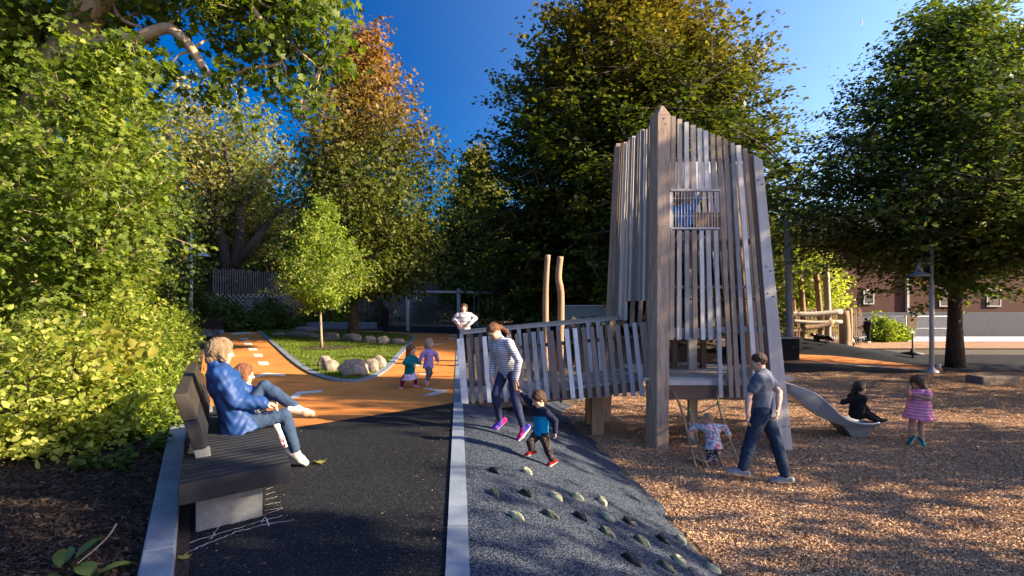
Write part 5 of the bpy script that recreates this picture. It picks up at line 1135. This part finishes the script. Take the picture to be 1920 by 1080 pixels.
# 8 left bright small tree + shrubs
env_tree('slender_tree', 'slim tree with pale trunk and dense yellow-green leaves at the left edge', (-7.35,9.2,0), 6.3, [(.33,.6),(.45,1.0),(.6,1.2),(.78,1.1),(.92,.75),(1,.3)], 46, 28, .09, G1, bark=m_barkp, rise=.8, z0=.28, r=.055, tmpl='maple', n_clump=4, lon=.20, lat=.20, th=.06, seed=22, sub=2, upb=.7)
env_tree('slender_tree', 'second leafy yellow-green tree reaching over the shrubs beyond the slim trunk', (-10.6,12.6,0), 7.4, [(.25,1.5),(.45,2.0),(.65,1.9),(.85,1.3),(1,.3)], 46, 20, .12, G1, bark=m_barkp, rise=.8, z0=.2, r=.08, tmpl='maple', n_clump=4, lon=.26, lat=.26, th=.07, seed=23, sub=2, upb=.7)
env_tree('slender_tree', 'leafy tree outside the left edge of the photo beside the slim trunk', (-10.2,9.6,0), 6.0, [(.15,1.3),(.45,1.9),(.65,1.9),(.85,1.3),(1,.3)], 50, 26, .12, G1, bark=m_barkp, rise=.8, z0=.2, r=.08, tmpl='maple', n_clump=4, lon=.26, lat=.26, th=.07, seed=28, sub=2, upb=.7)
env_tree('leafy_tree', 'dark green tree filling the gap between the left lamp post and the slim trees', (-15.4,20.5,0), 8.8, [(.12,2.0),(.3,2.6),(.5,2.7),(.7,2.4),(.85,1.6),(1,.4)], 60, 26, .17, G3, rise=.6, r=.14, n_clump=4, lon=.4, lat=.4, th=.25, seed=24, sub=2, inner=2500)
env_tree('leafy_tree', 'mid green tree behind the left lamp post', (-19.2,27.5,0), 8.6, [(.12,2.0),(.3,2.3),(.6,2.3),(.8,1.5),(1,.4)], 50, 26, .18, G3, rise=.6, r=.14, n_clump=4, lon=.4, lat=.4, th=.25, seed=25, sub=2, inner=2000)
def shrub(label, px, py, D, r, hgt_, leaf, mat, seed, tmpl='leaf', n=26, per=22, name='shrub', z=0, group='shrubs along the left path'):
    leaf *= .80
    c = at(px, py, D); return env_tree(name, label, (c.x,c.y,z), hgt_, [(.02,r*.8),(.25,r),(.55,r*.95),(.8,r*.7),(1,r*.2)], n, per, leaf, mat, rise=1.0, z0=.02, r=.02, tmpl=tmpl, n_clump=3, lon=r*.10+.06, lat=r*.10+.06, th=.03, seed=seed, sub=2, upb=.8, cat='shrub', group=group, trunk_top=.8)
SH = [('bright green leafy shrub beside the end of the bench backrest',255,800,6.9,.42,.80,.075,G5,31), ('wide yellow-green shrub at the left edge above the dark mulch',180,790,6.5,.52,.95,.08,G2,32),
      ('rounded lime shrub two bushes behind the backrest',290,745,8.3,.50,1.0,.075,G5,33), ('tall airy shrub with star-shaped yellow leaves in the middle of the planting',225,700,8.3,.62,1.95,.095,G2,34),
      ('dense green shrub leaning toward the orange track',302,690,10.2,.58,1.15,.08,G1,35), ('big sunny shrub behind the airy star-leaved one',235,640,11,.85,1.9,.09,G5,36),
      ('compact lime shrub near the distant block bench',305,655,14.5,.72,1.35,.10,G5,37), ('green shrub farthest along the planting before the lamp post',310,620,18.5,.8,1.5,.12,G1,38),
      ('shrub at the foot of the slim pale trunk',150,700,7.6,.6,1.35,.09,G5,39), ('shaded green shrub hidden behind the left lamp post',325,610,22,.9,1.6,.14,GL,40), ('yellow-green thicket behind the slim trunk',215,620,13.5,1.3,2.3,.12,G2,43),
      ('broad shrub outside the left edge of the path planting',40,750,6.0,.9,1.6,.09,G2,41), ('tall shrub beyond the left edge near the slim tree',-80,650,7.5,1.3,2.6,.10,G1,42)]
for s in SH: shrub(*s, n=30 if s[4] > .7 else 20, per=22)
env_tree('broadleaf_shrub', 'shrub with long yellowish blade leaves at the left edge in front of the slim trunk', (-5.35,6.9,0), 1.35, [(.1,.35),(.5,.5),(1,.25)], 20, 12, .15, leafmat('long_yellow_leaves',[(.10,.13,.015),(.24,.24,.04),(.38,.34,.07)],.6,1,.5), rise=1, z0=.02, r=.02, tmpl='leaf', n_clump=2, lon=.12, lat=.12, th=.08, seed=45, sub=1, cat='shrub')
# low plants in the shade by the kerb
n_ = 26; rr = random.Random(9); cs, ds = [], []
for px,py,r_ in [(190,815,.25),(235,820,.25),(275,808,.2),(160,835,.2),(180,870,.16),(215,868,.14),(330,800,.12),(300,835,.07)]:
    c = gp(px,py+12); 
    for _ in range(9): cs.append(c+Vector((rr.gauss(0,r_*.6),rr.gauss(0,r_*.6),rr.uniform(.05,.16)))); ds.append(Vector((rr.gauss(0,1),rr.gauss(0,1),.4)))
P, O = clump_pts(cs, ds, 12, .06, .06, .03); P[:,2] = np.maximum(P[:,2], .03)
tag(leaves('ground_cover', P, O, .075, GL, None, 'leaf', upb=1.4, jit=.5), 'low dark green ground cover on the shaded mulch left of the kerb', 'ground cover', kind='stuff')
# large smooth leaves at the bottom left corner
HO = thing('hosta_plant', 'plant with big smooth oval leaves in the bottom left corner', 'plant', gp(165,1075)); m_ho = leafmat('hosta_leaf', [(.055,.085,.02),(.09,.12,.03)], .5, 6, .2, .35)
def bigleaf(px, py, D, L_, w, ang, tilt):
    c = at(px,py,D); mb = MB(); n1, n2 = 10, 6; ca, sa = math.cos(R(ang)), math.sin(R(ang)); vs = []
    for i in range(n1+1):
        t = i/n1; ww = w*math.sin(math.pi*min(1,t*.97+.015))**.7*(1-.25*t)
        for j in range(n2+1):
            s = (j/n2*2-1); y = (t-.5)*L_; x = s*ww/2; z = .05*abs(s)**1.3*w*2-.12*L_*(t-.4)**2*4+.004*math.sin(s*14)+tilt*y; vs.append((c.x+x*ca-y*sa, c.y+x*sa+y*ca, c.z+z))
    mb.add(vs, [(i*(n2+1)+j, i*(n2+1)+j+1, (i+1)*(n2+1)+j+1, (i+1)*(n2+1)+j) for i in range(n1) for j in range(n2)])
    o = mb.build('leaf', m_ho, HO, smooth=True)
bigleaf(168,1022,3.55,.17,.10,-20,.5); bigleaf(160,1066,3.35,.15,.13,60,.3); bigleaf(215,1062,3.40,.19,.12,-60,.25); bigleaf(120,1040,3.5,.2,.13,30,.3); bigleaf(208,1088,3.3,.16,.10,-80,.2); bigleaf(90,1090,3.3,.2,.13,80,.2)
mb = MB(); mb.tube(resamp3([at(146,1056,3.45),at(180,1028,3.5),at(205,1003,3.56),at(218,982,3.62)]), [.005]*14, 5); mb.build('stem', m_barkp, HO)
# fallen leaves
m_fl = leafmat('fallen_leaf', [(.28,.27,.06),(.22,.20,.05)], .5, 9, .2); m_fr = leafmat('dry_leaf', [(.14,.06,.035),(.10,.045,.03)], .5, 9, .1)
def fallen(px, py, s, mat, label, z=.012, ang=0):
    c = gp(px,py); T_, Fc = LEAF['maple']; ca, sa = math.cos(ang), math.sin(ang); mb = MB()
    mb.add([(c.x+s*(x*ca-y*sa), c.y+s*(x*sa+y*ca), z+s*(.35*zz+.25*abs(x))+.004) for x,y,zz in T_], [tuple(dict.fromkeys(f)) for f in Fc]); mb.tube([(c.x,c.y,z+.004),(c.x+.5*s*sa,c.y-.5*s*ca,z+.012)], .0025, 4)
    tag(mb.build('fallen_leaf', mat), label, 'fallen leaf')
fallen(352,1052,.10,m_fl,'yellow-green fallen maple leaf on the asphalt near the kerb',ang=1.2); fallen(603,872,.14,m_fl,'yellowish fallen leaf sprig on the asphalt beyond the bench',ang=.5); fallen(175,994,.16,m_fr,'reddish dry leaf on the mulch in the lower left',.02,2.2); fallen(430,1050,.04,m_fr,'tiny dry leaf on the asphalt at the bottom',ang=2); fallen(497,1062,.035,m_fr,'tiny brown leaf left of the pale edging at the bottom',ang=1)
# planting in front of fence (dark), right bushes
k = 0
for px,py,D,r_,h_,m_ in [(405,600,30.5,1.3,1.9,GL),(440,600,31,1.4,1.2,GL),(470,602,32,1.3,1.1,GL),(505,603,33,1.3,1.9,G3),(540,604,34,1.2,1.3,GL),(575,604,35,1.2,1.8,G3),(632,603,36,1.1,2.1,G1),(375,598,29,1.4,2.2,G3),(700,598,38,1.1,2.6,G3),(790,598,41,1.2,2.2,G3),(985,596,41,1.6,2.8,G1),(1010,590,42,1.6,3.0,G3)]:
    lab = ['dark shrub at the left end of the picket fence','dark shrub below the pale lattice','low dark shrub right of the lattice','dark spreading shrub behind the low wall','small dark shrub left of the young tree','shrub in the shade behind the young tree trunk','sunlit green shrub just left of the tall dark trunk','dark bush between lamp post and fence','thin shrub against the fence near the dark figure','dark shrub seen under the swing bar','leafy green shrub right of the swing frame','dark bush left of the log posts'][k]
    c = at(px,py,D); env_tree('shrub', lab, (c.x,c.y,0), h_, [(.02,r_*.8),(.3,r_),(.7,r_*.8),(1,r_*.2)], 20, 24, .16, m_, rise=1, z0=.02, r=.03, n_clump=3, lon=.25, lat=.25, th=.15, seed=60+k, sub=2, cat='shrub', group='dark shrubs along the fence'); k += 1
for i,(px,D,r_,h_,m_,lab) in enumerate([(1500,36,2.6,6.5,G2,'sunlit yellow-green tree behind the log climber'),(1522,40,1.9,5.6,G5,'lime tree right of the log climber posts'),(1450,38,2.6,8,G1,'green tree seen beside the leaning tower plank')]):
    x = (px-960)/1000*D; env_tree('small_tree', lab, (x,D,CHIP), h_, [(.10,r_*.7),(.3,r_),(.6,r_),(.85,r_*.6),(1,.3)], 36, 28, .2 if i < 3 else .12, m_, rise=.7, r=.1, n_clump=4, lon=.35, lat=.35, th=.2, seed=80+i, sub=2)
for i,(px,py,D,r_,h_,lab) in enumerate([(1652,636,31.5,.85,1.5,'bright yellow-green bush beside the person in the black hood'),(1680,630,32,.7,1.1,'small leafy bush against the chain-link fence')]):
    x = (px-960)/1000*D; env_tree('shrub', lab, (x,D,CHIP), h_, [(.05,r_*.8),(.4,r_),(1,.2)], 20, 20, .12, G1, rise=1, z0=.02, r=.03, n_clump=3, lon=.2, lat=.2, th=.12, seed=90+i, sub=2, cat='shrub')
# far row of dark trees
for i,(x,y,h_,r_,m_) in enumerate([(-44,52,15,6,G3),(-34,50,16,5.5,G1),(-30,34,11,4,G1),(-24,46,13,5,G3),(-13.5,47,12,4.6,G3),(-9,50,9.5,3.6,G4),(-4,56,9.5,3.8,G3),(2,52,11,4.5,G3),(9,54,11,4.5,G3),(16,50,11,4.2,G6),(22,62,12,5,G3),(44,60,15,6,G3),(-15.5,41,7.0,2.0,G3),(30,66,14,5,G6),(-24.5,24,9,3.2,G1)]):
    lab = ['far dark tree beyond the left edge','far green tree left of the orange house','green tree beside the left end of the fence','dark tree directly behind the picket fence','dark tree behind the red-topped maple','olive tree right of the red-topped maple','low dark tree left of the pointed tree','dark tree between pointed tree and log posts','dark tree behind the log posts','dark tree behind the tower','dark tree behind the yellow-green trees','tall dark tree behind the brick house','green tree left of the lamp post','tree behind the brick house roof','green tree at the far left of the planting'][i]
    env_tree('tree', lab, (x,y,-.1), h_, [(.04,r_*.8),(.2,r_),(.5,r_),(.75,r_*.7),(1,.4)], 46, 26, .34, m_, rise=.5, r=.25, n_clump=4, lon=.7, lat=.6, th=.4, seed=110+i, sub=2, inner=4500, group='trees beyond the fence')
# trees right of the picture, whose shade falls across the playground
SHADE = [(16,-1.5,11.5,3.6,.2,'broad tree beyond the right edge nearest the camera'),(17.5,5.9,11.4,2.7,.2,'tree beyond the right edge level with the girl in pink'),(19.5,11.2,9.4,2.3,.25,'tree beyond the right edge level with the slide'),
 (24,16.5,10,3.4,.25,'tree beyond the right lamp post'),(33,11,13,4.5,.25,'tall tree far beyond the right edge'),(15.5,1.2,6.2,2.2,.12,'low unseen tree added between two taller ones to shade the near chips')]  # last one is added to block sun through the low gap
for i,(x,y,h_,r_,z_,lab) in enumerate(SHADE):
    env_tree('shade_tree', lab, (x,y,CHIP), h_, [(z_,r_*.7),(z_+.15,r_),(.6,r_),(.8,r_*.75),(1,r_*.25)], (34,34,16,18,20,22)[i], (46,46,30,34,40,46)[i], .20, G6, rise=.6, r=.22, n_clump=3, lon=.5, lat=.45, th=.3, seed=140+i, sub=1, inner=(5000 if i == 0 else 2500 if i == 5 else 400), group='shade trees')
# crescent moon
d = nz(((1612-960)/1000, 1, (565-42)/1000)); mc = Vector((0,0,HC))+d*900; mb = MB(); K = 14; vs = []
for k in range(K+1):
    a = -1.25+2.5*k/K
    for s in (0,1):
        rad_ = 1; x = 4.2*math.cos(a)*(1 if s == 0 else .72); z = 4.2*math.sin(a); vs += [(mc.x+x, mc.y, mc.z+z), (mc.x+x, mc.y+.8, mc.z+z)]
fs = [(k*4+a_, k*4+b_, (k+1)*4+b_, (k+1)*4+a_) for k in range(K) for a_, b_ in ((0,2),(2,3),(3,1),(1,0))]
mb.add(vs, fs); tag(mb.build('moon', M('moon_surface',(.8,.8,.78),bump=0)), 'thin pale crescent moon high in the sky at the right', 'moon')
# ---------------------------------------------------------------- the people in the photograph
LONG = [((0,-.25,.1),(0,-.30,-.60),.36,.28), ((.28,-.05,.1),(.33,.02,-.55),.17,.14), ((-.28,-.05,.1),(-.33,.02,-.55),.17,.14)]
BOB = [((0,-.22,.1),(0,-.30,-.28),.34,.26), ((.28,-.02,.1),(.31,.06,-.25),.17,.15), ((-.28,-.02,.1),(-.31,.06,-.25),.17,.15), ((0,.1,.4),(.1,.28,.33),.16,.10)]
person('woman in a bright blue jacket and jeans sitting on the black bench with crossed legs', 1.72, 5.4, (.85,.53), (447,792,5.42), (404,681,0), (417,650,-1), (.80,.60,-.10),
       [(447,764,1),(498,757,1)], [(470,745,1),(505,748,1)], [(543,776,1),(554,846,1)], [(506,712,1),(556,765,-1)], tl=.60, hs=.25, hair=h_blond, haircap=1.12, hairx=BOB, top=c_jacket, thick=.035, hemL=.10, hemflare=.03, bulk=1.12, topwob=.007,
       pants=c_jean, legthick=.012, shoes=s_wh, sole=m_gum, toeR=(575,860), toeL=(596,770), collar=1, curl=.9)
person('small child with a brown bob and white top beside the woman in the blue jacket', 1.2, 5.75, (.9,.43), (470,786,5.75), (458,712,0), (458,686,0), (.9,.4,-.15),
       [(470,752,0),(496,745,0)], [(480,745,1),(500,742,0)], [(512,782,1),(529,822,1)], [(520,782,1),(538,818,1)], kid=.5, hair=h_red, haircap=1.08, hairx=BOB, top=c_white, pants=c_white, shoes=s_print, toeR=(545,836), toeL=(552,832), curl=.8)
person('woman in a striped top and navy leggings stooping to lead a toddler down the mound', 1.68, 7.5, (-.75,-.66), (953,694,7.55), (938,636,-1), (921,617,-1), (-.62,-.40,-.68),
       [(926,672,1),(922,700,-1)], [(972,676,0),(966,718,-1)], [(929,740,-1),(937,789,1)], [(966,748,-1),(981,803,0)], hair=h_auburn, hairx=[((0,-.3,.10),(-.05,-.50,-.10),.17,.14),((-.05,-.50,-.10),(-.20,-.58,-.50),.14,.11),((-.20,-.58,-.50),(-.34,-.45,-.95),.11,.04)],
       top=c_stripew, thick=.012, hemL=.07, pants=c_legg, legthick=.005, shoes=s_blue, toeR=(918,803), toeL=(965,821), curl=.6)
person('toddler in a navy and turquoise fleece with red shoes walking down the speckled mound', .92, 6.45, (-.85,-.5), (1014,811,6.45), (1017,762,0), (1008,745,0), (-.85,-.35,-.38),
       [(986,748,1),(970,728,1)], [(1041,790,-1),(1041,813,-1)], [(994,829,-1),(997,846,0)], [(1027,841,-1),(1036,864,0)], kid=1, hs=.195, hair=h_brown, haircap=1.08, hairx=[((0,-.2,.1),(0,-.3,-.25),.28,.2)],
       top=c_turq, yoke=c_navy, thick=.012, hemL=.04, pants=c_camo, legthick=.01, shoes=s_red, toeR=(982,850), toeL=(1020,872), curl=.5)
person('man in a slate blue t-shirt and dark jeans striding past the leaning tower post', 1.78, 7.25, (-.80,.60), (1430,770,7.2), (1430,691,0), (1417,670,-1), (-.92,.35,-.20),
       [(1461,736,-1),(1459,768,-1)], [(1404,742,0),(1402,776,-1)], [(1458,836,0),(1474,897,1)], [(1404,836,-1),(1392,880,0)], hair=h_brown, haircap=.98, hairx=(), top=c_tee, sleeve=.62, thick=.018, hemL=.07, bulk=1.05,
       pants=c_jean2, legthick=.020, shoes=s_grey, toeR=(1446,893), toeL=(1374,877), shw=.2)
person('baby in a colourful print jacket climbing the rope net below the tower deck', .84, 7.85, (-.35,.93), (1338,833,7.85), (1333,787,0), (1322,777,-1), (-.85,.5,-.1),
       [(1359,802,1),(1366,816,1)], [(1309,799,1),(1291,808,1)], [(1345,846,1),(1338,864,0)], [(1326,838,1),(1330,855,0)], kid=1, hs=.185, hair=h_lblond, haircap=.93, top=c_flor, thick=.022, hemL=.07, hemflare=.03, pants=c_dots, legthick=.012, shoes=s_boot, toeR=(1328,866), toeL=(1322,862), collar=1, curl=1.0)
person('girl in a pink checked dress standing with folded arms on the wood chips', 1.19, 8.95, (-.80,-.55), (1722,770,8.95), (1724,731,0), (1720,718,0), (-.88,-.3,-.45),
       [(1705,748,-1),(1703,731,-1)], [(1743,749,-1),(1716,742,-1)], [(1709,798,-1),(1707,821,0)], [(1726,800,0),(1729,825,0)], kid=.55, hs=.225, skin=m_skin2, hair=h_brown, haircap=1.1, hairx=LONG+[((.25,.1,.2),(.25,.3,-.35),.13,.08),((-.25,.1,.2),(-.25,.3,-.35),.13,.08)],
       skirt=(c_pink, .78, .11, .15, .265), bare_leg=True, shoes=s_teal, toeR=(1699,832), toeL=(1738,836), curl=.9)
person('girl in a black jacket with black hair sitting at the end of the grey slide', 1.15, 9.62, (.92,.25), (1606,777,9.6), (1608,738,0), (1613,727,0), (.98,.05,-.05),
       [(1588,751,-1),(1571,757,0)], [(1623,762,0),(1632,775,0)], [(1625,779,0),(1645,789,0)], [(1629,776,0),(1648,786,0)], kid=.55, hs=.22, hair=h_black, haircap=1.08, hairx=[((0,-.35,.0),(0,-.62,-.25),.16,.12),((0,-.62,-.25),(0,-.66,-.75),.12,.05)], top=c_black, thick=.022, hemL=.03, pants=c_black, shoes=s_blk, toeR=(1655,787), toeL=(1657,785), collar=1)
person('smiling woman in a wide-striped sweater standing hands on hips on the far track', 1.68, 14.6, (.05,-1), (870,620,14.6), (870,587,0), (869.5,575,0), (-.05,-1,0),
       [(852,599,0),(859,607,-1)], [(891,597,0),(881,607,-1)], [(863,648,-1),(863,675,0)], [(877,648,-1),(877,675,0)], hair=h_brown, haircap=1.05, hairx=LONG, top=c_stripef, thick=.02, hemL=.10, pants=c_black, legthick=.02, shoes=s_blk, curl=.6)
person('little girl in a teal jacket, pale skirt and maroon tights running on the orange track', 1.0, 10.75, (.9,-.25), (768,697,10.75), (770.5,660,0), (773,647.5,0), (.85,-.5,-.1),
       [(760,680,-1),(773,684,-1)], [(778,672,0),(786,680,0)], [(755,712,0),(753,727,0)], [(779,709,0),(779,722,0)], kid=.8, hs=.205, hair=h_red, haircap=1.08, hairx=LONG, top=c_teal, thick=.025, hemL=.05, skirt=(c_pinkw, .05, .15, .15, .27), pants=c_marn, legthick=.004, shoes=s_pink, toeR=(760,731), toeL=(790,726), curl=.7)
person('little girl in a lilac top and grey leggings running on the orange track', 1.03, 11.0, (.95,-.1), (803,685,11.0), (804,648,0), (806.5,635.5,0), (.95,-.3,-.1),
       [(793,664,0),(786,677,0)], [(817,664,1),(821,677,0)], [(804,700,-1),(801,714,0)], [(807,700,1),(800,713,1)], kid=.8, hs=.205, hair=h_lblond, haircap=1.08, hairx=BOB, top=c_lilac, thick=.018, hemL=.06, hemflare=.02, pants=c_grey, legthick=.008, shoes=s_pink, toeR=(805,722), toeL=(806,720), curl=.7)
person('child in a bright blue shirt sitting inside the tower behind the barred window', 1.2, 9.05, (.3,.9), (1283,424,9.05), (1281,387,0), (1271,378,0), (-.4,.8,.1),
       [(1303,384,0),(1311,370,0)], [(1268,402,-1),(1272,420,0)], [(1305,432,0),(1320,436,0)], [(1268,434,0),(1262,440,0)], kid=.5, hs=.20, hair=h_auburn, top=c_blue, thick=.016, hemL=.05, pants=c_jean2, shoes=s_blk, vox=1.1)
person('dark-haired child in a black coat standing behind the ramp railing', 1.3, 14, (-.3,-1), (1071,640,14), (1072,607,0), (1073,596,0), (-.6,-.8,-.2),
       [(1061,622,0),(1064,636,0)], [(1083,622,0),(1081,636,0)], [(1068,662,0),(1068,684,0)], [(1076,662,0),(1076,684,0)], kid=.4, hair=h_black, haircap=1.15, hairx=BOB, top=c_black, thick=.02, pants=c_black, shoes=s_blk)
person('dark silhouetted person in a plum coat standing near the swings', 1.55, 30, (.2,1), (722.5,598,30), (722.5,583,0), (723,577,0), (.2,1,0),
       [(717,590,0),(718,599,0)], [(728,590,0),(727,599,0)], [(720,609,0),(720,620,0)], [(726,609,0),(726,620,0)], hair=h_black, haircap=1.05, hairx=LONG[:1], top=c_dk, thick=.04, hemL=.2, hemflare=.04, pants=c_black, legthick=.02, shoes=s_blk)
person('small child in pale clothes riding on one of the far swings', 1.05, 32.6, (.2,-1), (893,603,32.6), (893,594,0), (893,588.5,0), (.2,-1,0),
       [(890,597,0),(889.5,592,0)], [(896,597,0),(896.5,592,0)], [(891,604,-1),(891,611,0)], [(896,604,-1),(896,611,0)], kid=.7, hair=h_brown, top=c_white, thick=.02, pants=c_white, shoes=s_wh)
person('person in a black hooded jacket standing by the bright pavement at the far right', 1.62, 30.5, (-1,-.2), (1626.5,617,30.5), (1627,604,0), (1624,599,0), (-1,-.2,-.1),
       [(1630,610,0),(1624,614,0)], [(1624,610,0),(1619,612,0)], [(1627,630,0),(1629,640,0)], [(1629,630,0),(1630,640,0)], hair=h_black, haircap=1.25, hairx=BOB, top=c_black, thick=.05, hemL=.06, pants=c_black, legthick=.015, shoes=s_wh)
person('person in dark clothes reclining on top of the dark rubber hill', 1.3, 25, (.3,-.9), (1543,632.5,25), (1531,630,0), (1525,628,0), (.3,-.9,.3),
       [(1528,634,0),(1534,636,0)], [(1535,634,0),(1541,634,0)], [(1553,631,0),(1560,636,0)], [(1551,634,0),(1558,638,0)], kid=.5, hair=h_brown, top=c_black, thick=.03, pants=c_navy, shoes=s_pink)
# ---------------------------------------------------------------- dogs
def dog(px, py, D, label, coat, patch, fx=-1, s=1.0):
    b0 = at(px, py, D); f = Vector((fx,-.5,0)).normalized(); r = Vector((f.y,-f.x,0)); U_ = Vector((0,0,1)); b0.z = CHIP
    Pn = lambda a,l,u: b0+f*a*s+r*l*s+U_*u*s
    pr = [cone(Pn(.18,0,.40),Pn(-.02,0,.40),.115*s,.10*s,.04), cone(Pn(-.02,0,.40),Pn(-.24,0,.42),.095*s,.085*s,.04), cone(Pn(.20,0,.44),Pn(.33,0,.60),.075*s,.06*s,.04), cone(Pn(.36,0,.64),Pn(.38,0,.64),.075*s,.07*s,.03), cone(Pn(.40,0,.63),Pn(.52,0,.60),.045*s,.03*s,.02),
          cone(Pn(-.28,0,.44),Pn(-.42,0,.58),.03*s,.02*s,.02)]
    for l in (-.07,.07):
        pr += [cone(Pn(.18,l,.36),Pn(.17,l,.18),.045*s,.026*s,.02), cone(Pn(.17,l,.18),Pn(.18,l,.03),.026*s,.022*s,.01), cone(Pn(.18,l,.025),Pn(.23,l,.025),.026*s,.022*s,.01),
               cone(Pn(-.24,l,.38),Pn(-.18,l,.23),.065*s,.04*s,.02), cone(Pn(-.18,l,.23),Pn(-.29,l,.14),.035*s,.024*s,.01), cone(Pn(-.29,l,.14),Pn(-.27,l,.03),.024*s,.022*s,.01), cone(Pn(-.27,l,.025),Pn(-.22,l,.025),.025*s,.02*s,.01),
               cone(Pn(.34,l*.8,.69),Pn(.32,l*1.3,.62),.03*s,.02*s,.01)]
    V, Fq = sdf_mesh(pr, .015); C = V[Fq].mean(1)
    mi = ((np.sin(C[:,0]*14)*np.sin(C[:,2]*11+1) > .25) | (C[:,2] < CHIP+.12)).astype(np.int32) if patch else np.zeros(len(Fq), dtype=np.int32)
    o = npmesh('dog', V, Fq, [coat, c_white], None, True, mi); tag(o, label, 'dog', 'dogs by the log climber')
dog(1592, 645, 27.2, 'black and white patched dog standing beside the thick log post', c_black, True)
dog(1603, 642, 29, 'small all-black dog behind the black and white one', c_black, False, -1, .9)
